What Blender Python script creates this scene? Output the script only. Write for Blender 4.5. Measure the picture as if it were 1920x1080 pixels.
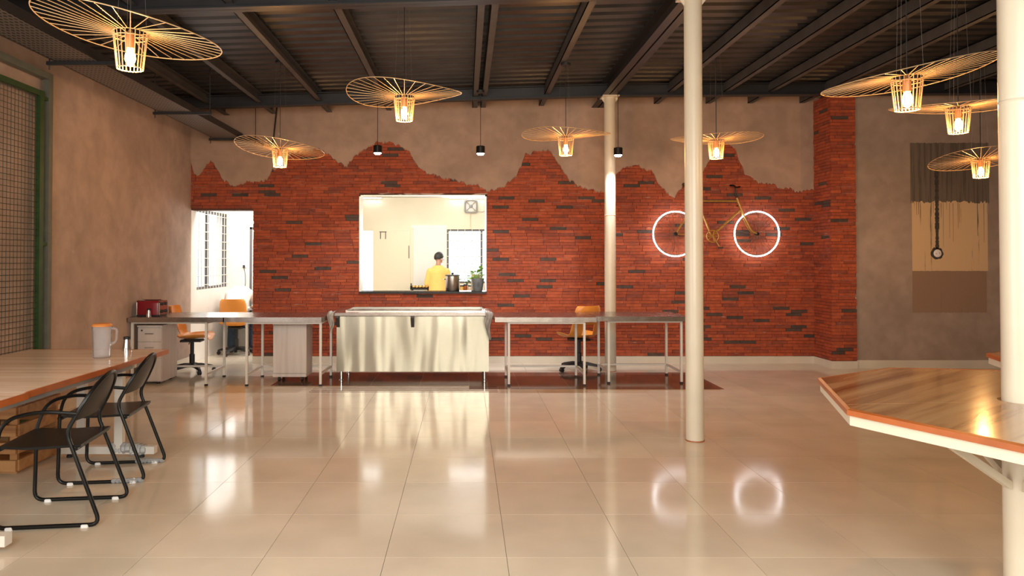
import bpy, math, random
from mathutils import Vector, Matrix
random.seed(7)
scene = bpy.context.scene
for o in list(bpy.data.objects): bpy.data.objects.remove(o, do_unlink=True)
COL = scene.collection
R = math.radians
PI = math.pi

# ------------------------------------------------------------------ camera
F_PX, CX, CY, TILT, EYE = 1350.0, 873.0, 466.0, R(0.9), 1.47
cd = bpy.data.cameras.new('camera'); cam = bpy.data.objects.new('camera', cd); COL.objects.link(cam)
cam.location = (0, 0, EYE); cam.rotation_euler = (R(90) + TILT, 0, 0)
cd.sensor_fit = 'HORIZONTAL'; cd.sensor_width = 36.0; cd.lens = 36.0 * F_PX / 1920
cd.shift_x = (960 - CX) / 1920; cd.shift_y = (CY - 540) / 1920
cd.clip_start = 0.05; cd.clip_end = 200
scene.camera = cam

def ray(px, py):
    u = (px - CX) / F_PX; v = (CY - py) / F_PX
    return Vector((u, math.cos(TILT) - v * math.sin(TILT), math.sin(TILT) + v * math.cos(TILT)))
def at(px, py, Y):
    d = ray(px, py); return Vector((0, 0, EYE)) + d * (Y / d.y)
def onz(px, py, z=0.0):
    d = ray(px, py); return Vector((0, 0, EYE)) + d * ((z - EYE) / d.z)

# ------------------------------------------------------------------ world, exposure
w = bpy.data.worlds.new('World'); scene.world = w; w.use_nodes = True
bg = w.node_tree.nodes['Background']; bg.inputs[0].default_value = (0.93, 0.97, 1.0, 1); bg.inputs[1].default_value = 1.6
vs = scene.view_settings
vs.view_transform = 'Standard'; vs.look = 'None'; vs.gamma = 1.0; vs.use_curve_mapping = False
vs.exposure = 0.25

def area(name, loc, rot, sx, sy, watts, col=(1, 1, 1), spread=180):
    l = bpy.data.lights.new(name, 'AREA'); l.shape = 'RECTANGLE'; l.size = sx; l.size_y = sy
    l.energy = watts; l.color = col; l.spread = R(spread)
    o = bpy.data.objects.new(name, l); COL.objects.link(o); o.location = loc; o.rotation_euler = rot
    return o
# daylight entering through the unseen front opening (behind the camera, sized for its light), the open left bay and the kitchen windows
area('daylight_front', (0.3, -0.95, 2.22), (R(68), 0, 0), 4.2, 2.25, 140, (1.0, 0.95, 0.82), 125)
area('daylight_left', (-3.80, 1.6, 1.6), (R(90), 0, R(-90)), 3.4, 2.4, 110, (1.0, 0.93, 0.88))
area('daylight_kitchen_window', (0.35, 14.05, 1.6), (R(90), 0, R(180)), 1.3, 1.1, 60, (1.0, 0.98, 0.95))
area('daylight_side_window', (-3.78, 11.2, 1.75), (R(90), 0, R(-90)), 1.3, 1.3, 12, (1.0, 0.98, 0.95))
area('kitchen_fill_light', (-0.8, 10.88, 2.76), (R(42), 0, 0), 3.2, 0.5, 125, (1.0, 0.97, 0.90))  # added fill, kept out of view, to brighten the kitchen walls
area('side_room_fill_light', (-3.3, 10.80, 2.76), (0, 0, 0), 0.9, 0.5, 24, (1.0, 0.97, 0.92))  # unseen fill added to lift the side room

# ------------------------------------------------------------------ materials
def nodes(name):
    m = bpy.data.materials.new(name); m.use_nodes = True
    nt = m.node_tree; b = nt.nodes['Principled BSDF']; return m, nt, b
def setp(b, **k):
    for a, v in k.items(): b.inputs[a.replace('_', ' ')].default_value = v
def c4(c): return (c[0], c[1], c[2], 1)
def simple(name, col, rough=0.5, metal=0.0, var=0.0, scale=8, bump=0.0, bscale=60, coat=0.0):
    m, nt, b = nodes(name); setp(b, Base_Color=c4(col), Roughness=rough, Metallic=metal)
    if coat: b.inputs['Coat Weight'].default_value = coat
    tc = nt.nodes.new('ShaderNodeTexCoord')
    if var:
        n = nt.nodes.new('ShaderNodeTexNoise'); n.inputs['Scale'].default_value = scale; n.inputs['Detail'].default_value = 6
        nt.links.new(tc.outputs['Object'], n.inputs['Vector'])
        r = nt.nodes.new('ShaderNodeValToRGB')
        r.color_ramp.elements[0].position = 0.3; r.color_ramp.elements[1].position = 0.7
        r.color_ramp.elements[0].color = c4([x * (1 - var) for x in col]); r.color_ramp.elements[1].color = c4([min(1, x * (1 + var)) for x in col])
        nt.links.new(n.outputs['Fac'], r.inputs['Fac']); nt.links.new(r.outputs['Color'], b.inputs['Base Color'])
    if bump:
        n2 = nt.nodes.new('ShaderNodeTexNoise'); n2.inputs['Scale'].default_value = bscale; n2.inputs['Detail'].default_value = 4
        nt.links.new(tc.outputs['Object'], n2.inputs['Vector'])
        bp = nt.nodes.new('ShaderNodeBump'); bp.inputs['Strength'].default_value = bump; bp.inputs['Distance'].default_value = 0.01
        nt.links.new(n2.outputs['Fac'], bp.inputs['Height']); nt.links.new(bp.outputs['Normal'], b.inputs['Normal'])
    return m
def emit(name, col, s):
    m, nt, b = nodes(name); setp(b, Base_Color=c4(col), Roughness=0.4)
    b.inputs['Emission Color'].default_value = c4(col); b.inputs['Emission Strength'].default_value = s; return m
def plaster_mat(name, col, warm, blotch=0.22):
    m, nt, b = nodes(name); b.inputs['Roughness'].default_value = 0.75
    tc = nt.nodes.new('ShaderNodeTexCoord')
    def noise(s, d, dist=0.0):
        n = nt.nodes.new('ShaderNodeTexNoise'); n.inputs['Scale'].default_value = s; n.inputs['Detail'].default_value = d
        n.inputs['Distortion'].default_value = dist
        nt.links.new(tc.outputs['Object'], n.inputs['Vector']); return n
    n1 = noise(0.9, 8, 0.6); n2 = noise(6, 8, 0.3); n3 = noise(2.6, 3)
    r = nt.nodes.new('ShaderNodeValToRGB'); e = r.color_ramp.elements
    e[0].position = 0.3; e[1].position = 0.72
    e[0].color = c4([x * (1 - blotch) for x in col]); e[1].color = c4([x * (1 + blotch) for x in col])
    nt.links.new(n1.outputs['Fac'], r.inputs['Fac'])
    mx = nt.nodes.new('ShaderNodeMixRGB'); mx.blend_type = 'MULTIPLY'; mx.inputs[0].default_value = 0.55
    r2 = nt.nodes.new('ShaderNodeValToRGB'); r2.color_ramp.elements[0].position = 0.3; r2.color_ramp.elements[1].position = 0.65
    r2.color_ramp.elements[0].color = (0.74, 0.72, 0.70, 1); r2.color_ramp.elements[1].color = (1.08, 1.06, 1.05, 1)
    nt.links.new(n2.outputs['Fac'], r2.inputs['Fac'])
    nt.links.new(r.outputs['Color'], mx.inputs[1]); nt.links.new(r2.outputs['Color'], mx.inputs[2])
    # pale scuff flecks
    n4 = noise(4.2, 2, 0.8); r3 = nt.nodes.new('ShaderNodeValToRGB'); r3.color_ramp.elements[0].position = 0.735; r3.color_ramp.elements[1].position = 0.80
    r3.color_ramp.elements[0].color = (0, 0, 0, 1); r3.color_ramp.elements[1].color = (0.5, 0.5, 0.5, 1)
    nt.links.new(n4.outputs['Fac'], r3.inputs['Fac'])
    mx2 = nt.nodes.new('ShaderNodeMixRGB'); mx2.inputs[2].default_value = c4(warm)
    nt.links.new(r3.outputs['Color'], mx2.inputs[0]); nt.links.new(mx.outputs['Color'], mx2.inputs[1])
    nt.links.new(mx2.outputs['Color'], b.inputs['Base Color'])
    bp = nt.nodes.new('ShaderNodeBump'); bp.inputs['Strength'].default_value = 0.25; bp.inputs['Distance'].default_value = 0.006
    nt.links.new(n2.outputs['Fac'], bp.inputs['Height']); nt.links.new(bp.outputs['Normal'], b.inputs['Normal'])
    return m
def brick_mat(name, cols, flecks=True):
    m, nt, b = nodes(name); b.inputs['Roughness'].default_value = 0.8
    oi = nt.nodes.new('ShaderNodeObjectInfo'); ge = nt.nodes.new('ShaderNodeNewGeometry')
    ad = nt.nodes.new('ShaderNodeMath'); ad.operation = 'ADD'
    nt.links.new(oi.outputs['Random'], ad.inputs[0]); nt.links.new(ge.outputs['Random Per Island'], ad.inputs[1])
    fr = nt.nodes.new('ShaderNodeMath'); fr.operation = 'FRACT'; nt.links.new(ad.outputs[0], fr.inputs[0])
    r = nt.nodes.new('ShaderNodeValToRGB'); el = r.color_ramp.elements
    while len(el) < len(cols): el.new(0.5)
    for i, c in enumerate(cols): el[i].position = i / (len(cols) - 1); el[i].color = c4(c)
    nt.links.new(fr.outputs[0], r.inputs['Fac'])
    tc = nt.nodes.new('ShaderNodeTexCoord')
    geo = nt.nodes.new('ShaderNodeNewGeometry')
    n = nt.nodes.new('ShaderNodeTexNoise'); n.inputs['Scale'].default_value = 18; n.inputs['Detail'].default_value = 6
    nt.links.new(geo.outputs['Position'], n.inputs['Vector'])
    r2 = nt.nodes.new('ShaderNodeValToRGB'); r2.color_ramp.elements[0].position = 0.3; r2.color_ramp.elements[1].position = 0.7
    r2.color_ramp.elements[0].color = (0.62, 0.6, 0.6, 1); r2.color_ramp.elements[1].color = (1.1, 1.05, 1.0, 1)
    nt.links.new(n.outputs['Fac'], r2.inputs['Fac'])
    mx = nt.nodes.new('ShaderNodeMixRGB'); mx.blend_type = 'MULTIPLY'; mx.inputs[0].default_value = 0.8
    nt.links.new(r.outputs['Color'], mx.inputs[1]); nt.links.new(r2.outputs['Color'], mx.inputs[2])
    out = mx
    if flecks:
        mp = nt.nodes.new('ShaderNodeMapping'); mp.inputs['Scale'].default_value = (1.6, 1.6, 9)
        nt.links.new(geo.outputs['Position'], mp.inputs['Vector'])
        n4 = nt.nodes.new('ShaderNodeTexNoise'); n4.inputs['Scale'].default_value = 3.0; n4.inputs['Detail'].default_value = 5
        nt.links.new(mp.outputs['Vector'], n4.inputs['Vector'])
        r3 = nt.nodes.new('ShaderNodeValToRGB'); r3.color_ramp.elements[0].position = 0.70; r3.color_ramp.elements[1].position = 0.74
        r3.color_ramp.elements[0].color = (0, 0, 0, 1); r3.color_ramp.elements[1].color = (0.6, 0.6, 0.6, 1)
        nt.links.new(n4.outputs['Fac'], r3.inputs['Fac'])
        mx2 = nt.nodes.new('ShaderNodeMixRGB'); mx2.inputs[2].default_value = (0.42, 0.30, 0.24, 1)
        nt.links.new(r3.outputs['Color'], mx2.inputs[0]); nt.links.new(mx.outputs['Color'], mx2.inputs[1]); out = mx2
    nt.links.new(out.outputs['Color'], b.inputs['Base Color'])
    bp = nt.nodes.new('ShaderNodeBump'); bp.inputs['Strength'].default_value = 0.5; bp.inputs['Distance'].default_value = 0.004
    nt.links.new(n.outputs['Fac'], bp.inputs['Height']); nt.links.new(bp.outputs['Normal'], b.inputs['Normal'])
    return m
def tile_mat(name, col, rough):
    m, nt, b = nodes(name); b.inputs['Roughness'].default_value = rough
    b.inputs['Specular IOR Level'].default_value = 0.32
    oi = nt.nodes.new('ShaderNodeObjectInfo'); ge = nt.nodes.new('ShaderNodeNewGeometry')
    n = nt.nodes.new('ShaderNodeTexNoise'); n.inputs['Scale'].default_value = 2.2; n.inputs['Detail'].default_value = 8
    nt.links.new(ge.outputs['Position'], n.inputs['Vector'])
    r = nt.nodes.new('ShaderNodeValToRGB'); r.color_ramp.elements[0].position = 0.3; r.color_ramp.elements[1].position = 0.7
    r.color_ramp.elements[0].color = c4([x * 0.9 for x in col]); r.color_ramp.elements[1].color = c4([x * 1.06 for x in col])
    nt.links.new(n.outputs['Fac'], r.inputs['Fac'])
    mr = nt.nodes.new('ShaderNodeMapRange'); mr.inputs['To Min'].default_value = 0.94; mr.inputs['To Max'].default_value = 1.05
    nt.links.new(oi.outputs['Random'], mr.inputs['Value'])
    mx = nt.nodes.new('ShaderNodeVectorMath'); mx.operation = 'SCALE'
    nt.links.new(r.outputs['Color'], mx.inputs[0]); nt.links.new(mr.outputs['Result'], mx.inputs['Scale'])
    nt.links.new(mx.outputs['Vector'], b.inputs['Base Color'])
    return m
def wood_mat(name, c1, c2, c3, axis='Y', rough=0.3, sc=1.0, turn=0.0):
    m, nt, b = nodes(name); b.inputs['Roughness'].default_value = rough
    tc = nt.nodes.new('ShaderNodeTexCoord'); mp = nt.nodes.new('ShaderNodeMapping')
    s = {'X': (0.5, 7, 7), 'Y': (7, 0.5, 7), 'Z': (7, 7, 0.5)}[axis]
    mp.inputs['Scale'].default_value = [q * sc for q in s]
    rt = nt.nodes.new('ShaderNodeVectorRotate'); rt.rotation_type = 'Z_AXIS'; rt.inputs['Angle'].default_value = -turn
    nt.links.new(tc.outputs['Object'], rt.inputs['Vector']); nt.links.new(rt.outputs['Vector'], mp.inputs['Vector'])
    n = nt.nodes.new('ShaderNodeTexNoise'); n.inputs['Scale'].default_value = 2.0; n.inputs['Detail'].default_value = 7; n.inputs['Distortion'].default_value = 0.5
    nt.links.new(mp.outputs['Vector'], n.inputs['Vector'])
    r = nt.nodes.new('ShaderNodeValToRGB'); el = r.color_ramp.elements; el.new(0.5)
    for i, (p, c) in enumerate(((0.32, c1), (0.5, c2), (0.68, c3))): el[i].position = p; el[i].color = c4(c)
    nt.links.new(n.outputs['Fac'], r.inputs['Fac']); nt.links.new(r.outputs['Color'], b.inputs['Base Color'])
    return m
def steel_mat(name, col, rough, wave=0.0, wscale=1.5):
    m, nt, b = nodes(name); setp(b, Base_Color=c4(col), Roughness=rough, Metallic=1.0)
    tc = nt.nodes.new('ShaderNodeTexCoord')
    mp = nt.nodes.new('ShaderNodeMapping'); mp.inputs['Scale'].default_value = (2, 2, 90)
    nt.links.new(tc.outputs['Object'], mp.inputs['Vector'])
    n = nt.nodes.new('ShaderNodeTexNoise'); n.inputs['Scale'].default_value = 4; n.inputs['Detail'].default_value = 3
    nt.links.new(mp.outputs['Vector'], n.inputs['Vector'])
    mr = nt.nodes.new('ShaderNodeMapRange'); mr.inputs['To Min'].default_value = rough * 0.75; mr.inputs['To Max'].default_value = rough * 1.3
    nt.links.new(n.outputs['Fac'], mr.inputs['Value']); nt.links.new(mr.outputs['Result'], b.inputs['Roughness'])
    if wave:
        mp2 = nt.nodes.new('ShaderNodeMapping'); mp2.inputs['Scale'].default_value = (2.6, 1, 0.45)
        nt.links.new(tc.outputs['Object'], mp2.inputs['Vector'])
        n2 = nt.nodes.new('ShaderNodeTexNoise'); n2.inputs['Scale'].default_value = wscale; n2.inputs['Detail'].default_value = 0.5
        nt.links.new(mp2.outputs['Vector'], n2.inputs['Vector'])
        bp = nt.nodes.new('ShaderNodeBump'); bp.inputs['Strength'].default_value = 1.0; bp.inputs['Distance'].default_value = wave
        nt.links.new(n2.outputs['Fac'], bp.inputs['Height']); nt.links.new(bp.outputs['Normal'], b.inputs['Normal'])
    return m
def clear_mat(name, tint, gloss=0.12, diff=0.0):
    m = bpy.data.materials.new(name); m.use_nodes = True; nt = m.node_tree; nt.nodes.clear()
    o = nt.nodes.new('ShaderNodeOutputMaterial'); t = nt.nodes.new('ShaderNodeBsdfTransparent'); t.inputs[0].default_value = c4(tint)
    g = nt.nodes.new('ShaderNodeBsdfGlossy'); g.inputs['Roughness'].default_value = 0.05
    mx = nt.nodes.new('ShaderNodeMixShader')
    lw = nt.nodes.new('ShaderNodeLayerWeight'); lw.inputs['Blend'].default_value = gloss
    nt.links.new(lw.outputs['Fresnel'], mx.inputs[0]); nt.links.new(t.outputs[0], mx.inputs[1]); nt.links.new(g.outputs[0], mx.inputs[2])
    last = mx
    if diff:
        d = nt.nodes.new('ShaderNodeBsdfDiffuse'); d.inputs[0].default_value = (0.8, 0.82, 0.85, 1)
        m2 = nt.nodes.new('ShaderNodeMixShader'); m2.inputs[0].default_value = diff
        nt.links.new(mx.outputs[0], m2.inputs[1]); nt.links.new(d.outputs[0], m2.inputs[2]); last = m2
    nt.links.new(last.outputs[0], o.inputs['Surface']); return m

M = {}
M['plaster'] = plaster_mat('plaster', (0.40, 0.275, 0.205), (0.58, 0.47, 0.38))
M['plaster_left'] = plaster_mat('plaster_left', (0.45, 0.335, 0.275), (0.54, 0.45, 0.39), 0.24)
M['plaster_grey'] = plaster_mat('plaster_grey', (0.36, 0.275, 0.225), (0.45, 0.36, 0.31), 0.16)
m_, nt, b = nodes('mortar'); b.inputs['Roughness'].default_value = 0.9
g_ = nt.nodes.new('ShaderNodeNewGeometry'); mp = nt.nodes.new('ShaderNodeMapping'); mp.inputs['Scale'].default_value = (1.2, 1.2, 9)
nt.links.new(g_.outputs['Position'], mp.inputs['Vector'])
n_ = nt.nodes.new('ShaderNodeTexNoise'); n_.inputs['Scale'].default_value = 2.6; n_.inputs['Detail'].default_value = 4
nt.links.new(mp.outputs['Vector'], n_.inputs['Vector'])
r_ = nt.nodes.new('ShaderNodeValToRGB'); r_.color_ramp.elements[0].position = 0.56; r_.color_ramp.elements[1].position = 0.63
r_.color_ramp.elements[0].color = (0.10, 0.045, 0.03, 1); r_.color_ramp.elements[1].color = (0.62, 0.48, 0.40, 1)
nt.links.new(n_.outputs['Fac'], r_.inputs['Fac']); nt.links.new(r_.outputs['Color'], b.inputs['Base Color']); M['mortar'] = m_
M['brick'] = brick_mat('brick', [(0.36, 0.066, 0.024), (0.43, 0.088, 0.031), (0.30, 0.058, 0.026), (0.47, 0.100, 0.036), (0.39, 0.074, 0.027), (0.25, 0.06, 0.034), (0.44, 0.085, 0.029)])
M['brick_dark'] = brick_mat('brick_dark', [(0.075, 0.05, 0.04), (0.10, 0.065, 0.05), (0.06, 0.045, 0.04)], False)
M['tile'] = tile_mat('floor_tile', (0.66, 0.58, 0.465), 0.10)
M['tile_brown'] = tile_mat('floor_tile_brown', (0.18, 0.105, 0.075), 0.10)
M['grout'] = simple('grout', (0.30, 0.26, 0.21), 0.8)
M['baseboard'] = simple('baseboard', (0.66, 0.60, 0.50), 0.25, var=0.06, scale=3)
M['roof'] = simple('roof_sheet', (0.042, 0.040, 0.041), 0.40, 0.5, var=0.25, scale=3)
M['steel_dark'] = simple('dark_painted_steel', (0.022, 0.022, 0.025), 0.45, 0.2, var=0.2, scale=5)
M['steel_grey'] = simple('grey_purlin', (0.065, 0.062, 0.062), 0.5, 0.2, var=0.2, scale=6)
M['galv'] = simple('galvanised_tray', (0.16, 0.155, 0.15), 0.45, 0.7, var=0.2, scale=30)
M['cream'] = simple('cream_paint', (0.64, 0.57, 0.45), 0.32, var=0.04, scale=4, bump=0.1, bscale=25)
M['white_frame'] = simple('white_painted_tube', (0.74, 0.70, 0.64), 0.35)
M['steel'] = steel_mat('brushed_steel', (0.55, 0.51, 0.45), 0.3, 0.0)
M['steel_top'] = steel_mat('steel_tabletop', (0.42, 0.37, 0.33), 0.25, 0.003, 3.0)
M['steel_wavy'] = steel_mat('wavy_steel_panel', (0.44, 0.41, 0.325), 0.31, 0.03, 2.2)
M['black'] = simple('black_painted_metal', (0.005, 0.005, 0.005), 0.30, 0.0)
M['black'].node_tree.nodes['Principled BSDF'].inputs['Specular IOR Level'].default_value = 0.3
M['black_plastic'] = simple('black_plastic', (0.014, 0.014, 0.015), 0.5)
M['wire'] = simple('pale_gold_wire', (0.62, 0.42, 0.22), 0.38, 0.3)
M['socket'] = simple('copper_socket', (0.55, 0.26, 0.10), 0.4, 0.3)
M['bulb'] = emit('filament_bulb', (1.0, 0.62, 0.22), 30)
M['bulb_glass'] = clear_mat('bulb_glass', (1.0, 0.85, 0.6), 0.1)
M['led'] = emit('led_ring', (0.92, 0.96, 1.0), 14)
M['spot_face'] = emit('spot_face', (0.92, 0.97, 1.0), 22)
M['cord'] = simple('black_cord', (0.01, 0.01, 0.01), 0.6)
M['thin_wire'] = simple('thin_steel_wire', (0.25, 0.22, 0.2), 0.4, 0.6)
M['laminate'] = wood_mat('pale_wood_laminate', (0.50, 0.36, 0.25), (0.63, 0.48, 0.36), (0.70, 0.56, 0.44), 'X', 0.22)
M['laminate_warm'] = wood_mat('warm_wood_laminate', (0.22, 0.08, 0.03), (0.46, 0.25, 0.115), (0.53, 0.32, 0.155), 'X', 0.14, 0.75, R(38))
M['edging'] = simple('orange_wood_edging', (0.36, 0.095, 0.022), 0.3, var=0.15, scale=12)
M['crate'] = wood_mat('crate_wood', (0.30, 0.13, 0.045), (0.45, 0.22, 0.08), (0.52, 0.28, 0.11), 'X', 0.6)
M['ped'] = wood_mat('pedestal_laminate', (0.58, 0.50, 0.46), (0.66, 0.58, 0.53), (0.70, 0.62, 0.57), 'Z', 0.4)
M['orange'] = simple('orange_plastic', (0.78, 0.30, 0.05), 0.35)
M['red'] = simple('red_toaster_enamel', (0.22, 0.008, 0.018), 0.25)
M['chrome'] = simple('chrome', (0.75, 0.75, 0.75), 0.12, 1.0)
M['clear'] = clear_mat('clear_plastic', (0.97, 0.98, 0.99), 0.10, 0.10)
M['film'] = clear_mat('plastic_film', (0.9, 0.9, 0.9), 0.3, 0.35)
M['lid_orange'] = simple('orange_lid', (0.62, 0.22, 0.05), 0.4)
M['gold'] = simple('gold_bicycle_paint', (0.50, 0.27, 0.06), 0.35, 0.2, var=0.15, scale=20)
M['spoke'] = simple('spoke_steel', (0.45, 0.38, 0.32), 0.35, 0.8)
M['green'] = simple('green_gate_paint', (0.020, 0.060, 0.015), 0.5, var=0.2, scale=10)
M['grey_green'] = simple('grey_green_frame', (0.12, 0.13, 0.105), 0.5, var=0.15, scale=10)
M['mesh'] = simple('welded_mesh_wire', (0.05, 0.055, 0.035), 0.5)
M['kwall'] = simple('kitchen_cream_wall', (0.80, 0.72, 0.55), 0.6, var=0.03, scale=3)
M['kwhite'] = simple('kitchen_white_wall', (0.82, 0.79, 0.74), 0.5, var=0.03, scale=3)
M['kdoor'] = simple('cream_door_leaf', (0.80, 0.71, 0.53), 0.45)
M['wframe'] = simple('dark_window_frame', (0.10, 0.095, 0.09), 0.5)
M['glass'] = clear_mat('window_glass', (0.98, 0.99, 0.99), 0.01)
M['granite'] = simple('dark_granite', (0.035, 0.035, 0.035), 0.12, var=0.5, scale=80)
M['alu'] = simple('aluminium_trim', (0.55, 0.53, 0.50), 0.35, 0.8)
M['skin'] = simple('skin', (0.36, 0.19, 0.12), 0.5, var=0.06, scale=12)
M['hair'] = simple('black_hair', (0.018, 0.014, 0.012), 0.5, bump=0.6, bscale=120)
M['shirt_y'] = simple('yellow_shirt', (0.80, 0.44, 0.12), 0.85, var=0.05, scale=9, bump=0.3, bscale=14)
M['shirt_w'] = simple('pale_pink_shirt', (0.82, 0.70, 0.66), 0.85, var=0.04, scale=9, bump=0.3, bscale=14)
M['trousers'] = simple('dark_trousers', (0.03, 0.03, 0.032), 0.85)
M['jeans'] = simple('blue_jeans', (0.035, 0.06, 0.10), 0.85, var=0.2, scale=20)
M['shoe'] = simple('shoe', (0.04, 0.04, 0.045), 0.6)
M['sole'] = simple('pale_sole', (0.6, 0.6, 0.6), 0.6)
M['leaf'] = simple('plant_leaf', (0.22, 0.42, 0.05), 0.5, var=0.3, scale=15)
M['pot_grey'] = simple('grey_planter', (0.20, 0.215, 0.225), 0.5)
M['food'] = simple('fried_food', (0.75, 0.45, 0.12), 0.6, var=0.3, scale=30)
M['kraft'] = simple('kraft_paper', (0.66, 0.52, 0.40), 0.8)
M['towel'] = simple('grey_cloth', (0.42, 0.40, 0.38), 0.9, var=0.2, scale=20)
M['white_plastic'] = simple('white_plastic', (0.8, 0.8, 0.8), 0.4)
M['fan_grey'] = simple('fan_grey', (0.30, 0.29, 0.27), 0.5)
M['paint_dark'] = None

def streak_mat(name, base, streak, amount, sc=9.0):
    m, nt, b = nodes(name); b.inputs['Roughness'].default_value = 0.6
    tc = nt.nodes.new('ShaderNodeTexCoord'); mp = nt.nodes.new('ShaderNodeMapping'); mp.inputs['Scale'].default_value = (sc, 1, 0.35)
    nt.links.new(tc.outputs['Object'], mp.inputs['Vector'])
    n = nt.nodes.new('ShaderNodeTexNoise'); n.inputs['Scale'].default_value = 2.4; n.inputs['Detail'].default_value = 8; n.inputs['Roughness'].default_value = 0.65
    nt.links.new(mp.outputs['Vector'], n.inputs['Vector'])
    r = nt.nodes.new('ShaderNodeValToRGB'); r.color_ramp.elements[0].position = amount; r.color_ramp.elements[1].position = amount + 0.07
    r.color_ramp.elements[0].color = c4(base); r.color_ramp.elements[1].color = c4(streak)
    nt.links.new(n.outputs['Fac'], r.inputs['Fac']); nt.links.new(r.outputs['Color'], b.inputs['Base Color']); return m
M['paint_dark'] = streak_mat('dark_streaked_paint', (0.155, 0.125, 0.10), (0.10, 0.08, 0.062), 0.50)
M['paint_cream'] = streak_mat('cream_dripped_paint', (0.66, 0.46, 0.265), (0.13, 0.09, 0.055), 0.60)
M['paint_brown'] = streak_mat('tan_paint', (0.29, 0.185, 0.125), (0.15, 0.10, 0.075), 0.63)
M['paint_trail'] = simple('dark_paint_trail', (0.06, 0.05, 0.042), 0.5, var=0.3, scale=20)

# ------------------------------------------------------------------ mesh helpers
class MB:
    def __init__(s): s.v = []; s.f = []; s.mi = []; s.cur = 0
    def add(s, vs, fs):
        o = len(s.v); s.v += [tuple(p) for p in vs]
        for f in fs: s.f.append(tuple(i + o for i in f)); s.mi.append(s.cur)
        return s
    def box(s, x0, x1, y0, y1, z0, z1, mat=None):
        vs = [Vector((x, y, z)) for z in (z0, z1) for y in (y0, y1) for x in (x0, x1)]
        if mat is not None: vs = [mat @ p for p in vs]
        return s.add(vs, [(0, 2, 3, 1), (4, 5, 7, 6), (0, 1, 5, 4), (2, 6, 7, 3), (0, 4, 6, 2), (1, 3, 7, 5)])
    def cbox(s, x0, x1, y0, y1, z0, z1, c=0.01):
        # box with chamfered vertical and top edges
        def ring(z, i): return [(x0 + i + c, y0 + i, z), (x1 - i - c, y0 + i, z), (x1 - i, y0 + i + c, z), (x1 - i, y1 - i - c, z), (x1 - i - c, y1 - i, z), (x0 + i + c, y1 - i, z), (x0 + i, y1 - i - c, z), (x0 + i, y0 + i + c, z)]
        rs = [ring(z0, 0), ring(z1 - c, 0), ring(z1, c)]
        return s.loft(rs)
    def loft(s, rings, caps=True, closed=False):
        n = len(rings[0]); vs = [p for r in rings for p in r]; fs = []
        m = len(rings)
        for i in range(m if closed else m - 1):
            j = (i + 1) % m
            for k in range(n): fs.append((i * n + k, i * n + (k + 1) % n, j * n + (k + 1) % n, j * n + k))
        if caps and not closed:
            fs.append(tuple(range(n))[::-1]); fs.append(tuple((m - 1) * n + k for k in range(n)))
        return s.add(vs, fs)
    def tube(s, pts, r, n=8, closed=False, rr=None):
        pts = [Vector(p) for p in pts]; m = len(pts); rings = []
        prev = None
        for i in range(m):
            a = pts[i - 1] if (i > 0 or closed) else pts[0]
            b = pts[(i + 1) % m] if (i < m - 1 or closed) else pts[-1]
            t = (b - a)
            if t.length < 1e-9: t = Vector((0, 0, 1))
            t.normalize()
            if prev is None:
                ref = Vector((0, 0, 1)) if abs(t.z) < 0.9 else Vector((1, 0, 0))
                nn = t.cross(ref).normalized()
            else:
                nn = (prev - t * prev.dot(t))
                if nn.length < 1e-6: nn = t.orthogonal()
                nn.normalize()
            prev = nn; bb = t.cross(nn)
            q = rr[i] if rr else r
            rings.append([pts[i] + (nn * math.cos(2 * PI * k / n) + bb * math.sin(2 * PI * k / n)) * q for k in range(n)])
        return s.loft(rings, True, closed)
    def sqtube(s, p0, p1, w):
        p0 = Vector(p0); p1 = Vector(p1); t = (p1 - p0).normalized()
        ref = Vector((0, 0, 1)) if abs(t.z) < 0.9 else Vector((1, 0, 0))
        a = t.cross(ref).normalized() * w / 2; b = t.cross(a).normalized() * w / 2
        return s.loft([[p + a + b, p - a + b, p - a - b, p + a - b] for p in (p0, p1)])
    def lathe(s, prof, n=24, c=(0, 0, 0), ax=None):
        rings = []
        for (r, z) in prof:
            rings.append([Vector((r * math.cos(2 * PI * k / n), r * math.sin(2 * PI * k / n), z)) for k in range(n)])
        cc = Vector(c)
        rings = [[(ax @ p if ax is not None else p) + cc for p in r] for r in rings]
        return s.loft(rings)
    def prism(s, poly, z0, z1):
        return s.loft([[(x, y, z0) for x, y in poly], [(x, y, z1) for x, y in poly]])
    def ball(s, c, r, n=12, m=8):
        c = Vector(c); r = r if hasattr(r, '__len__') else (r, r, r)
        rings = []
        for i in range(1, m):
            a = PI * i / m - PI / 2
            rings.append([c + Vector((r[0] * math.cos(a) * math.cos(2 * PI * k / n), r[1] * math.cos(a) * math.sin(2 * PI * k / n), r[2] * math.sin(a))) for k in range(n)])
        return s.loft(rings)
    def mesh(s, name, mats, smooth=True, ang=35):
        me = bpy.data.meshes.new(name); me.from_pydata(s.v, [], s.f)
        for m in (mats if isinstance(mats, (list, tuple)) else [mats]): me.materials.append(m)
        if any(s.mi): me.polygons.foreach_set('material_index', s.mi)
        me.update()
        if smooth:
            me.polygons.foreach_set('use_smooth', [True] * len(me.polygons))
            try: me.set_sharp_from_angle(angle=R(ang))
            except Exception: pass
        return me
    def build(s, name, mats, parent=None, smooth=True, ang=35, **props):
        o = bpy.data.objects.new(name, s.mesh(name, mats, smooth, ang)); COL.objects.link(o)
        if parent is not None: o.parent = parent
        for k, v in props.items(): o[k] = v
        return o
def fix_normals(o):
    import bmesh
    bm = bmesh.new(); bm.from_mesh(o.data); bmesh.ops.recalc_face_normals(bm, faces=bm.faces); bm.to_mesh(o.data); bm.free()
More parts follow.
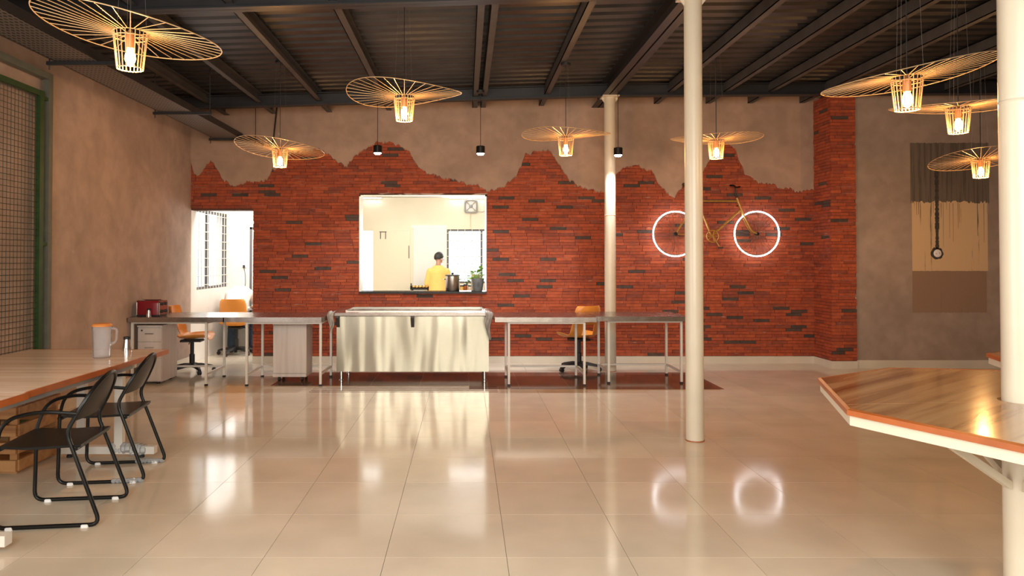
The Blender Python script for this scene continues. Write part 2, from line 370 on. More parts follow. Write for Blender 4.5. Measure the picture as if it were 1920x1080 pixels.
def fillet(pts, r, n=5):
    pts = [Vector(p) for p in pts]; out = [pts[0]]
    for i in range(1, len(pts) - 1):
        p = pts[i]; a = pts[i - 1] - p; b = pts[i + 1] - p
        q = min(r, a.length * 0.48, b.length * 0.48); a.normalize(); b.normalize()
        s, e = p + a * q, p + b * q
        for k in range(n + 1):
            t = k / n; out.append(s * (1 - t) ** 2 + p * 2 * t * (1 - t) + e * t * t)
    out.append(pts[-1]); return out
def thing(name, label, cat, loc=(0, 0, 0), rz=0, group=None):
    o = bpy.data.objects.new(name, None); COL.objects.link(o); o.location = loc; o.rotation_euler = (0, 0, rz)
    o.empty_display_size = 0.1; o['label'] = label; o['category'] = cat
    if group: o['group'] = group
    return o
def tag(o, label, cat, group=None):
    o['label'] = label; o['category'] = cat
    if group: o['group'] = group
    return o
def struct(o, label, cat='room'):
    o['kind'] = 'structure'; o['label'] = label; o['category'] = cat; return o
def inst(name, mesh, parent, loc=(0, 0, 0), scale=(1, 1, 1), rot=(0, 0, 0)):
    o = bpy.data.objects.new(name, mesh); COL.objects.link(o); o.parent = parent
    o.location = loc; o.scale = scale; o.rotation_euler = rot; return o

# ------------------------------------------------------------------ setting
XL, YB = -3.92, 10.28          # left wall plane, brick wall plane
XC, YC = 4.98, 9.78            # brick pier: left face, front face
XR, Y0 = 9.2, -1.1
KY = 14.2                      # far kitchen wall
def zbeam(X): return 3.64 + (0.03 * (X - 1.87) if X < 1.87 else 0.006 * (X - 1.87))
DOOR = (XL, at(475, 500, YB).x, 2.18)
PX0, PX1 = at(674, 450, YB).x, at(912, 450, YB).x
PZ0, PZ1 = 1.02, at(800, 366, YB).z

# floor slab with individual polished tiles
fl = MB().box(XL, XR, Y0, 14.4, -0.12, -0.006).build('floor', M['grout'], smooth=False)
struct(fl, 'polished beige tiled floor of the hall', 'floor')
T = 0.6; tx0 = 0.203 - T * 7; ty0 = onz(900, 904.6).y
tm = MB().box(-0.2988, 0.2988, -0.2988, 0.2988, -0.006, 0.0).mesh('floor_tile', M['tile'], False)
cells = []
for i in range(-2, 24):
    for j in range(-13, 17):
        x0 = tx0 + i * T; y0 = ty0 + j * T
        if x0 + T < XL or x0 > XR or y0 > 14.2 or y0 + T < Y0: continue
        cells.append((x0, y0))
def seen(x, y):
    x += T / 2; y += T / 2
    if y < 2.3 or y > YB: return False
    u = CX + F_PX * x / y
    return -150 < u < 1990
near = sorted([c for c in cells if seen(*c)], key=lambda c: c[1])[:298]
for (x, y) in near:
    x0 = max(x, XL); x1 = min(x + T, XR); y1 = y + T
    inst('floor_tile', tm, fl, ((x0 + x1) / 2, y + T / 2, 0), ((x1 - x0) / T, 1, 1))
rest = MB(); ns = set(near)
for (x, y) in cells:
    if (x, y) in ns: continue
    rest.box(max(x, XL) + .0015, min(x + T, XR) - .0015, max(y, Y0) + .0015, min(y + T, 14.3) - .0015, -0.006, 0.0)
rest.build('floor_tiles_beyond', M['tile'], fl, smooth=False, kind='stuff')
# brown tile inlay in front of the brick wall, with thin stripes
bt = MB().box(-0.2985, 0.2985, -0.2985, 0.2985, 0.0, 0.0012).mesh('inlay_tile', M['tile_brown'], False)
for i in range(9):
    xa = -2.28 + i * 0.58; xb = xa + 0.58
    front = 8.42 if xb < 0.6 else 8.20
    for j in range(2):
        ya = front + (9.42 - front) * j / 2; yb = front + (9.42 - front) * (j + 1) / 2
        inst('inlay_tile', bt, fl, ((xa + xb) / 2, (ya + yb) / 2, 0), (0.58 / 0.6, (yb - ya) / 0.6, 1))
for y in (8.02, 8.12, 8.22, 8.32):
    MB().box(-1.74, 0.36, y, y + 0.028, 0.0, 0.0012).build('inlay_stripe', M['tile_brown'], fl, smooth=False)

# left wall with the open bay (behind the frame edge) and the side room window
wl = MB()
def wall_x(mb, x0, x1, y0, y1, z0, z1, holes):
    ys = sorted({y0, y1} | {h[0] for h in holes} | {h[1] for h in holes})
    for a, b in zip(ys, ys[1:]):
        hs = [h for h in holes if h[0] <= a and h[1] >= b]
        if not hs: mb.box(x0, x1, a, b, z0, z1)
        else:
            h = hs[0]
            if h[2] > z0: mb.box(x0, x1, a, b, z0, h[2])
            if h[3] < z1: mb.box(x0, x1, a, b, h[3], z1)
def wall_y(mb, x0, x1, y0, y1, z0, z1, holes):
    xs = sorted({x0, x1} | {h[0] for h in holes} | {h[1] for h in holes})
    for a, b in zip(xs, xs[1:]):
        hs = [h for h in holes if h[0] <= a and h[1] >= b]
        if not hs: mb.box(a, b, y0, y1, z0, z1)
        else:
            h = hs[0]
            if h[2] > z0: mb.box(a, b, y0, y1, z0, h[2])
            if h[3] < z1: mb.box(a, b, y0, y1, h[3], z1)
WY0, WY1, WZ0, WZ1 = 10.50, 11.88, 1.03, 2.22
wall_x(wl, XL - 0.2, XL, Y0, YB, -0.1, 3.75, [(-0.2, 3.4, 0.3, 2.9)])
struct(wl.build('wall_left', M['plaster_left'], smooth=False), 'brown-grey mottled cement plaster wall beside the mesh gate', 'wall')
ws = MB(); wall_x(ws, XL - 0.2, XL, YB, KY, -0.1, 2.9, [(WY0, WY1, WZ0, WZ1)])
struct(ws.build('wall_side_room', M['kwhite'], smooth=False), 'white wall with the grilled window beyond the doorway', 'wall')
wr = MB(); wall_y(wr, XL - 0.2, XR, Y0 - 0.2, Y0, -0.1, 3.9, [(-1.85, 2.45, 1.05, 3.4)])  # unseen opening, its place and size set to light the floor
struct(wr.build('wall_front', M['plaster_left'], smooth=False), 'unseen plastered wall with an opening sized for the front daylight', 'wall')
struct(MB().box(XR, XR + 0.2, Y0, YB, -0.1, 3.9).build('wall_right', M['plaster_grey'], smooth=False), 'plain grey plaster wall closing the hall', 'wall')
# grey plaster wall right of the brick pier
wg = MB().box(XC + 0.30, XR, YC + 0.02, YC + 0.3, -0.1, 3.9).build('wall_grey', M['plaster_grey'], smooth=False)
struct(wg, 'grey trowelled plaster wall with the painted sample patch', 'wall')

# brick wall: backing, individual bricks, torn plaster skin
wb = MB(); wall_y(wb, XL, XC + 0.05, YB, YB + 0.2, -0.1, 3.9, [(DOOR[0], DOOR[1], -0.1, DOOR[2]), (PX0, PX1, PZ0, PZ1)])
wb = wb.build('wall_back', M['mortar'], smooth=False)
struct(wb, 'red brick wall with torn grey plaster above and a kitchen pass-through', 'wall')
MB().box(DOOR[0], DOOR[1] + 0.0, YB + 0.19, YB + 0.215, DOOR[2], 3.0).build('plaster_reveal', M['kwhite'], wb, smooth=False)
EDGE = [(355, 300), (360, 313), (365, 330), (376, 327), (386, 313), (395, 303), (400, 304), (408, 321), (420, 338), (438, 348), (448, 348), (462, 343), (499, 338),
        (511, 321), (543, 293), (565, 285), (594, 281), (607, 285), (621, 295), (634, 310), (651, 311), (663, 295), (680, 284), (697, 274), (712, 266), (731, 269),
        (756, 277), (768, 289), (783, 313), (800, 326), (816, 331), (847, 338), (896, 348), (915, 362), (938, 352), (966, 332), (977, 310), (984, 289), (998, 287),
        (1019, 284), (1033, 284), (1042, 299), (1054, 317), (1068, 338), (1082, 348), (1117, 359), (1136, 361), (1148, 345), (1158, 325), (1174, 313), (1188, 311), (1223, 318),
        (1233, 338), (1248, 359), (1263, 373), (1277, 357), (1285, 341), (1318, 320), (1332, 299), (1342, 280), (1360, 267), (1367, 267), (1378, 281), (1388, 306), (1397, 327),
        (1416, 340), (1448, 348), (1476, 355), (1511, 361), (1522, 359), (1545, 352)]
EP = [(at(a, b, YB - 0.02).x, at(a, b, YB - 0.02).z) for a, b in EDGE]
def prof(x):
    if x <= EP[0][0]: return EP[0][1]
    for (a, b), (c, d) in zip(EP, EP[1:]):
        if a <= x <= c: return b + (d - b) * (x - a) / (c - a)
    return EP[-1][1]
def in_open(x0, x1, z0, z1):
    return (x1 > DOOR[0] and x0 < DOOR[1] and z0 < DOOR[2]) or (x1 > PX0 and x0 < PX1 and z1 > PZ0 and z0 < PZ1)
RP, BH, BL, BD = 0.0437, 0.0395, 0.228, 0.02
def brick_rows(u0, u1, z0, z1, keep, clip):
    out = []; z = z0
    while z + BH < z1:
        u = u0 - random.random() * BL
        while u < u1:
            L = BL + random.uniform(-0.006, 0.006)
            segs = clip(max(u, u0), min(u + L - 0.004, u1), z)
            for a, b in segs:
                if b - a > 0.02 and keep(a, b, z):
                    out.append((a, b, z, random.random() < 0.05 and b - a > 0.15))
            u += L
        z += RP
    return out
def clip_open(a, b, z):
    segs = [(a, b)]
    for (o0, o1, p0, p1) in ((DOOR[0], DOOR[1], -1, DOOR[2]), (PX0, PX1, PZ0, PZ1)):
        if z + BH <= p0 or z >= p1: continue
        n = []
        for (s, e) in segs:
            if e <= o0 or s >= o1: n.append((s, e)); continue
            if s < o0: n.append((s, o0))
            if e > o1: n.append((o1, e))
        segs = n
    return segs
bricks = brick_rows(XL, XC, 0.105, 3.2, lambda a, b, z: z < max(prof(a), prof((a + b) / 2), prof(b)) + 0.02, clip_open)
bmesh_r = MB().box(-0.5, 0.5, -1, 0, -0.5, 0.5).mesh('brick', M['brick'], False)
bmesh_d = MB().box(-0.5, 0.5, -1, 0, -0.5, 0.5).mesh('brick_dark', M['brick_dark'], False)
def lay(bricks, parent, place, stuffname, limit=298):
    dark = [b for b in bricks if b[3]]
    light = [b for b in bricks if not b[3] and b[1] - b[0] > 0.2]
    random.shuffle(light)
    single = set((dark + light)[:limit]); st = MB()
    for b in bricks:
        dep = BD * random.uniform(0.72, 1.12)
        if b in single: place(b, dep, bmesh_d if b[3] else bmesh_r, None)
        else:
            st.cur = 1 if b[3] else 0; place(b, dep, None, st)
    if st.v: st.build(stuffname, [M['brick'], M['brick_dark']], parent, smooth=False, kind='stuff')
def place_back(b, dep, me, st):
    a, c, z, d = b
    if st is not None: st.box(a, c, YB - dep, YB, z, z + BH)
    else: inst('brick', me, wb, ((a + c) / 2, YB, z + BH / 2), (c - a, dep, BH))
lay(bricks, wb, place_back, 'brick_courses')
# torn plaster skin, proud of the bricks, with a ragged lower edge
pl = MB(); xs = []; x = XL
while x < XC: xs.append(x); x += random.uniform(0.010, 0.022)
xs.append(XC)
low = []
jag = 0.0
for x in xs:
    jag = jag * 0.55 + random.uniform(-0.024, 0.024)
    low.append(prof(x) + jag)
for i in range(len(xs) - 1):
    a, b, p, q = xs[i], xs[i + 1], low[i], low[i + 1]
    yf = YB - 0.034; ym = YB - 0.022
    pl.add([(a, yf, p + 0.012), (b, yf, q + 0.012), (b, yf, 3.9), (a, yf, 3.9), (a, ym, p), (b, ym, q), (a, YB, p), (b, YB, q)],
           [(0, 1, 2, 3), (4, 5, 1, 0), (6, 7, 5, 4)])
pl.build('torn_plaster_skin', M['plaster'], wb, smooth=False, label='grey-brown plaster layer with a ragged torn lower edge')
# brick pier
wp = MB().box(XC, XC + 0.32, YC, YB + 0.2, -0.1, 3.9).build('wall_pier', M['mortar'], smooth=False)
struct(wp, 'red brick pier projecting between the brick wall and the grey wall', 'wall')
pb = [(0,) + b for b in brick_rows(YC, YB - 0.02, 0.105, 3.75, lambda a, b, z: True, lambda a, b, z: [(a, b)])]
pf = [(1,) + b for b in brick_rows(XC - 0.02, XC + 0.32, 0.105, 3.75, lambda a, b, z: True, lambda a, b, z: [(a, b)])]
def place_pier(b, dep, me, st):
    side, (a, c, z, d) = b[4], b[:4]
    if side == 0:
        if st is not None: st.box(XC - dep, XC, a, c, z, z + BH)
        else: inst('brick', me, wp, (XC, (a + c) / 2, z + BH / 2), (c - a, dep, BH), (0, 0, R(-90)))
    else:
        if st is not None: st.box(a, c, YC - dep, YC, z, z + BH)
        else: inst('brick', me, wp, ((a + c) / 2, YC, z + BH / 2), (c - a, dep, BH))
lay([b[1:] + (b[0],) for b in pb + pf], wp, place_pier, 'brick_courses')
# baseboards
bb = MB().box(DOOR[1], XC, YB - 0.026, YB, 0, 0.10)
struct(bb.build('baseboard_back', M['baseboard'], smooth=False), 'cream stone skirting along the brick wall', 'baseboard')
struct(MB().box(XC - 0.03, XC, YC - 0.03, YB - 0.026, 0, 0.10).box(XC, XC + 0.32, YC - 0.03, YC, 0, 0.10).build('baseboard_pier', M['baseboard'], smooth=False), 'cream stone skirting around the brick pier', 'baseboard')
struct(MB().box(XC + 0.32, XR, YC - 0.005, YC + 0.02, 0, 0.11).build('baseboard_grey', M['baseboard'], smooth=False), 'cream stone skirting below the grey wall', 'baseboard')
struct(MB().box(XL, XL + 0.015, Y0, YB, 0, 0.10).build('baseboard_left', M['baseboard'], smooth=False), 'cream stone skirting of the plaster wall by the gate', 'baseboard')
# pass-through trim and sill
tr = MB(); e = 0.02
tr.box(PX0, PX0 + e, YB - 0.03, YB + 0.2, PZ0, PZ1).box(PX1 - e, PX1, YB - 0.03, YB + 0.2, PZ0, PZ1).box(PX0, PX1, YB - 0.03, YB + 0.2, PZ1 - e, PZ1)
struct(tr.build('trim_1', M['alu'], smooth=False), 'thin metal trim framing the kitchen pass-through', 'trim')
sill = MB().box(PX0 - 0.0, PX1 + 0.0, YB - 0.04, YB + 0.32, PZ0 - 0.03, PZ0).build('trim_2', M['granite'], smooth=False)
struct(sill, 'dark polished stone sill of the kitchen pass-through', 'sill')

# kitchen beyond
kf = MB()
def kx(px): return at(px, 480, KY).x
def kz(py): return at(800, py, KY).z
kd0, kd1 = -2.75, kx(700)
kw0, kw1, kwz0, kwz1 = kx(838), 1.05, kz(531), kz(430)
FX, FZ = at(883, 387, KY).x, at(883, 387, KY).z
wall_y(kf, XL, 3.6, KY, KY + 0.2, -0.1, 2.9, [(kd0, kd1, 0.02, kz(432)), (kw0, kw1, kwz0, kwz1)])
struct(kf.build('wall_kitchen', M['kwall'], smooth=False), 'cream kitchen wall with door, window and exhaust fan', 'wall')
struct(MB().box(3.6, 3.8, YB + 0.2, KY, -0.1, 2.9).build('wall_kitchen_side', M['kwall'], smooth=False), 'cream side wall of the kitchen', 'wall')
struct(MB().box(XL, 3.6, YB + 0.2, KY, 2.80, 2.9).build('ceiling_kitchen', M['kwhite'], smooth=False), 'white kitchen ceiling', 'ceiling')
struct(MB().box(XL, -2.3, 12.1, 12.2, -0.1, 2.8).build('wall_partition', M['kwhite'], smooth=False), 'white partition wall behind the seated person', 'wall')
pn = MB().box(kx(771), kx(837), KY - 0.015, KY, 0.9, kz(422)).build('white_wall_panel', M['kwhite'], smooth=False)
tag(pn, 'plain white panel on the kitchen wall between door and window', 'panel')
# door leaf
dr = thing('door_2', 'cream kitchen door leaf with bolt beside the bright doorway', 'door', (kx(735), KY - 0.03, 0)); dr['kind'] = 'structure'
dw = kx(770) - kx(700)
MB().cbox(-dw / 2, dw / 2, -0.02, 0.02, 0.02, kz(433), 0.004).build('leaf', M['kdoor'], dr)
MB().box(-dw / 2 - 0.01, dw / 2 + 0.06, -0.01, 0.028, kz(433), kz(427)).box(dw / 2, dw / 2 + 0.05, -0.01, 0.028, 0, kz(433)).build('door_frame', M['kdoor'], dr, smooth=False)
MB().tube([(-0.22, -0.03, 2.02), (-0.22, -0.03, 1.88)], 0.008, 6).tube([(-0.12, -0.03, 2.02), (-0.12, -0.03, 1.88)], 0.008, 6).tube([(-0.24, -0.03, 2.02), (-0.1, -0.03, 2.02)], 0.008, 6).build('closer', M['wframe'], dr)
MB().tube([(dw / 2 - 0.03, -0.03, 1.75), (dw / 2 - 0.03, -0.03, 1.5)], 0.008, 6).build('bolt', M['wframe'], dr)
def window(name, label, kind, cx, cy, rz, wdt, z0, z1, nv, nh, mull, M_f, blind=None):
    t = thing(name, label, 'window', (cx, cy, 0), rz); t['kind'] = 'structure'
    b = 0.035
    MB().box(-wdt / 2, -wdt / 2 + b, -0.03, 0.03, z0, z1).box(wdt / 2 - b, wdt / 2, -0.03, 0.03, z0, z1).box(-wdt / 2 + b, wdt / 2 - b, -0.03, 0.03, z1 - b, z1).box(-wdt / 2 + b, wdt / 2 - b, -0.03, 0.03, z0, z0 + b).build('window_frame', M_f, t, smooth=False)
    for mx in mull: MB().box(mx - 0.018, mx + 0.018, -0.025, 0.025, z0 + b, z1 - b).build('mullion', M_f, t, smooth=False)
    edges = [-wdt / 2 + b] + list(mull) + [wdt / 2 - b]
    for a, c in zip(edges, edges[1:]): MB().box(a + 0.018, c - 0.018, -0.004, 0.004, z0 + b, z1 - b).build('pane', M['glass'], t, smooth=False)
    vb = MB().tube([(0, 0, z0), (0, 0, z1)], 0.006, 6).mesh('grill_bar', M['white_frame'])
    for i in range(nv): inst('grill_bar', vb, t, (-wdt / 2 + wdt * (i + 0.5) / nv, -0.06, 0))
    hb = MB().tube([(-wdt / 2, 0, 0), (wdt / 2, 0, 0)], 0.006, 6).mesh('grill_bar', M['white_frame'])
    for i in range(nh): inst('grill_bar', hb, t, (0, -0.066, z0 + (z1 - z0) * (i + 0.5) / nh))
    return t
window('window_2', 'bright kitchen window with dark frame and thin white grill', 'w', (kw0 + kw1) / 2, KY + 0.04, 0, kw1 - kw0, kwz0, kwz1, 10, 7, [kx(903) - (kw0 + kw1) / 2], M['wframe'])
window('window_1', 'side room window with white grill bars beside the seated person', 'w', XL - 0.06, (WY0 + WY1) / 2, R(90), WY1 - WY0, WZ0, WZ1, 11, 9, [-0.12], M['wframe'])
# doorway beyond: dark frame in the partition
dk = thing('door_1', 'dark framed door in the white partition wall', 'door', (-2.9, 12.09, 0)); dk['kind'] = 'structure'
dx = at(469, 500, 12.09).x + 2.9
MB().box(dx, dx + 0.035, -0.03, 0.02, 0.0, at(469, 426, 12.09).z).box(dx, dx + 0.5, -0.03, 0.02, at(469, 426, 12.09).z - 0.035, at(469, 426, 12.09).z).build('door_frame', M['wframe'], dk, smooth=False)
MB().box(dx + 0.035, dx + 0.5, -0.015, 0.01, 0.0, at(469, 426, 12.09).z - 0.035).build('leaf', M['kwhite'], dk, smooth=False)
sk = thing('wall_socket', 'small wall socket with hanging lead on the partition wall', 'socket', at(458, 497, 12.09))
MB().cbox(-0.04, 0.04, -0.012, 0.0, -0.04, 0.04, 0.004).build('plate', M['white_plastic'], sk)
MB().cbox(-0.012, 0.018, -0.045, -0.012, -0.05, 0.0, 0.004).build('plug', M['black_plastic'], sk)
MB().tube(fillet([(0.005, -0.04, -0.04), (0.03, -0.04, -0.15), (0.03, -0.03, -0.35), (-0.02, -0.02, -0.5)], 0.1), 0.005, 6).build('lead', M['black_plastic'], sk)
# tube lights and fan
for i, (a, b) in enumerate(((682, 716), (842, 911))):
    xa, xb = at(a, 369, KY).x, at(b, 369, KY).x; z = at(a, 369, KY).z - 0.02
    t = thing('tube_light', ['short tube light high on the cream wall above the kitchen door', 'long tube light high on the cream wall above the exhaust fan'][i], 'light', ((xa + xb) / 2, KY - 0.03, z))
    MB().box((xa - xb) / 2, (xb - xa) / 2, -0.01, 0.025, -0.02, 0.02).build('batten', M['white_plastic'], t, smooth=False)
    MB().tube([((xa - xb) / 2 + 0.01, -0.03, 0), ((xb - xa) / 2 - 0.01, -0.03, 0)], 0.014, 8).build('tube', M['led'], t)
fn = thing('exhaust_fan', 'square white exhaust fan with grey blades high on the kitchen wall', 'fan', (FX, KY - 0.02, FZ))
def rsq(h, r, y, n=5):
    out = []
    for (sx, sz, a0) in ((1, 1, 0), (-1, 1, 90), (-1, -1, 180), (1, -1, 270)):
        for k in range(n + 1):
            a = R(a0 + 90 * k / n); out.append((sx * (h - r) + r * math.cos(a), y, sz * (h - r) + r * math.sin(a)))
    return out
o = MB(); o.loft([rsq(0.135, 0.05, 0.02), rsq(0.135, 0.05, -0.03), rsq(0.112, 0.05, -0.035), rsq(0.108, 0.05, 0.015)], caps=False); o.build('housing', M['fan_grey'], fn)
MB().lathe([(0.104, 0.0), (0.104, 0.012)], 24, (0, 0.012, 0), Matrix.Rotation(R(90), 3, 'X')).build('backplate', M['kwhite'], fn)
MB().ball((0, -0.02, 0), (0.035, 0.02, 0.035)).build('hub', M['fan_grey'], fn)
for k in range(4):
    a = R(45 + 90 * k); MB().tube([(0.03 * math.cos(a), -0.02, 0.03 * math.sin(a)), (0.12 * math.cos(a), -0.025, 0.12 * math.sin(a))], 0.008, 6).build('strut', M['fan_grey'], fn)
for k in range(4):
    a = R(15 + 90 * k); d = Vector((math.cos(a), 0, math.sin(a))); p = Vector((-d.z, 0, d.x))
    MB().add([d * 0.03 + p * 0.01, d * 0.075 + p * 0.03, d * 0.078 - p * 0.012 + Vector((0, 0.012, 0)), d * 0.03 - p * 0.01], [(0, 1, 2, 3)]).build('blade', M['fan_grey'], fn)
MB().tube(fillet([(-0.02, 0.0, -0.13), (-0.02, 0.005, -0.45)], 0.05), 0.012, 6).build('conduit', M['kdoor'], fn)
MB().tube(fillet([(0.13, -0.01, -0.1), (0.22, -0.01, -0.12), (0.32, -0.01, -0.07), (0.4, -0.01, 0.0)], 0.08), 0.004, 5).build('lead', M['wframe'], fn)

# roof: purlins, rafters, corrugated sheets
XS0, XS1 = XL - 0.2, XR + 0.1
def roof_sheet(y0, y1, xa, xb):
    mb = MB(); ys = []; y = y0
    while y < y1 - 1e-6:
        for dy, h in ((0, 0), (0.055, 0), (0.075, 0.034), (0.125, 0.034), (0.145, 0.0)): ys.append((y + dy, h))
        y += 0.2
    ys.append((y1, 0))
    vs = []
    for (yy, h) in ys:
        vs.append((xa, yy, zbeam(xa) + 0.185 + h)); vs.append((xb, yy, zbeam(xb) + 0.185 + h))
    mb.add(vs, [(2 * i, 2 * i + 1, 2 * i + 3, 2 * i + 2) for i in range(len(ys) - 1)])
    return mb
ce = MB().box(XS0, 1.89, Y0 - 0.2, 10.5, 0, 0.02)
ce = MB(); ce.add([(XS0, Y0 - .2, zbeam(XS0) + .26), (1.87, Y0 - .2, 3.90), (XS1, Y0 - .2, zbeam(XS1) + .26), (XS1, 10.5, zbeam(XS1) + .26), (1.87, 10.5, 3.90), (XS0, 10.5, zbeam(XS0) + .26)], [(0, 1, 4, 5), (1, 2, 3, 4)])
ce = ce.build('ceiling', M['steel_dark'], smooth=False); struct(ce, 'dark corrugated metal roof on black steel purlins', 'ceiling')
y = Y0 - 0.2
while y < 10.4:
    for (xa, xb) in ((XS0, 1.87), (1.87, XS1)): roof_sheet(y, y + 1.0, xa, xb).build('roof_sheet', M['roof'], ce, smooth=False)
    y += 1.0
def cprofile(mb, X, w, z0, z1, ya, yb): mb.box(X - w / 2, X + w / 2, ya, yb, z0, z1)
PUR = [-3.40, -2.73, -1.94, -1.09, 0.13, 0.25, 1.08, 2.72, 3.46, 4.06, 4.80, 5.6, 6.4, 7.2, 8.0, 8.8]
for X in PUR:
    zb = zbeam(X) + 0.05; mb = MB()
    w2 = 0.035
    mb.box(X - w2, X + w2, Y0, YB, zb, zb + 0.008).box(X - w2, X - w2 + 0.008, Y0, YB, zb, zb + 0.125).box(X - w2, X + w2, Y0, YB, zb + 0.117, zb + 0.125)
    o = mb.build('purlin', M['steel_grey'], ce, smooth=False)
mb = MB(); X = 1.89; zb = 3.64
mb.box(X - 0.09, X + 0.09, Y0, YB, zb, zb + 0.012).box(X - 0.008, X + 0.008, Y0, YB, zb, zb + 0.18).box(X - 0.09, X + 0.09, Y0, YB, zb + 0.168, zb + 0.18)
mb.build('main_beam', M['steel_dark'], ce, smooth=False)
for Y in (9.54, 5.89, 2.24):
    mb = MB()
    for xa, xb in ((XS0 + 0.2, 1.87), (1.87, XS1 - 0.1)):
        for (ya, yb, za, zc) in ((Y - 0.06, Y + 0.06, 0, 0.012), (Y - 0.006, Y + 0.006, 0.0, 0.16), (Y - 0.06, Y + 0.06, 0.148, 0.16)):
            mb.add([(xa, ya, zbeam(xa) + za), (xb, ya, zbeam(xb) + za), (xb, yb, zbeam(xb) + za), (xa, yb, zbeam(xa) + za), (xa, ya, zbeam(xa) + zc), (xb, ya, zbeam(xb) + zc), (xb, yb, zbeam(xb) + zc), (xa, yb, zbeam(xa) + zc)],
                   [(0, 3, 2, 1), (4, 5, 6, 7), (0, 1, 5, 4), (1, 2, 6, 5), (2, 3, 7, 6), (3, 0, 4, 7)])
    mb.build('rafter', M['steel_dark'], ce, smooth=False)

# ------------------------------------------------------------------ columns
def column(label, x, y, r, h, flange=True, weld=None):
    t = thing('steel_column', label, 'column', (x, y, 0))
    MB().lathe([(r, 0), (r, h - 0.015)], 40).build('shaft', M['cream'], t)
    MB().box(-0.11, 0.11, -0.11, 0.11, h - 0.015, h).build('top_plate', M['cream'], t, smooth=False)
    for s in (-1, 1):
        MB().add([(s * r * 0.9, -0.006, h - 0.015), (s * 0.11, -0.006, h - 0.015), (s * 0.11, -0.006, h - 0.03), (s * r * 0.9, -0.006, h - 0.09), (s * r * 0.9, 0.006, h - 0.015), (s * 0.11, 0.006, h - 0.015), (s * 0.11, 0.006, h - 0.03), (s * r * 0.9, 0.006, h - 0.09)],
                 [(0, 1, 2, 3), (7, 6, 5, 4), (0, 4, 5, 1), (1, 5, 6, 2), (2, 6, 7, 3), (3, 7, 4, 0)]).build('gusset', M['cream'], t, smooth=False)
    for wz in (weld or []):
        MB().lathe([(r, wz - 0.006), (r + 0.003, wz), (r, wz + 0.006)], 40).build('weld_seam', M['cream'], t)
    MB().lathe([(r + 0.004, 0.0), (r + 0.004, 0.008)], 40).build('floor_joint', M['edging'], t)
    return t
column('cream steel column standing free in front of the bicycle', 1.868, 5.89, 0.0715, 3.64)
column('cream steel column behind the steel tables, against the brick wall', 1.915, 9.54, 0.074, 3.64, weld=[2.06])
PCX, PCY, OH = 2.845 * 0.8125, 3.69 * 0.8125, 0.885
column('thick cream steel column rising through the octagonal wooden table', PCX, PCY, 0.0715, 3.64, weld=[2.13])

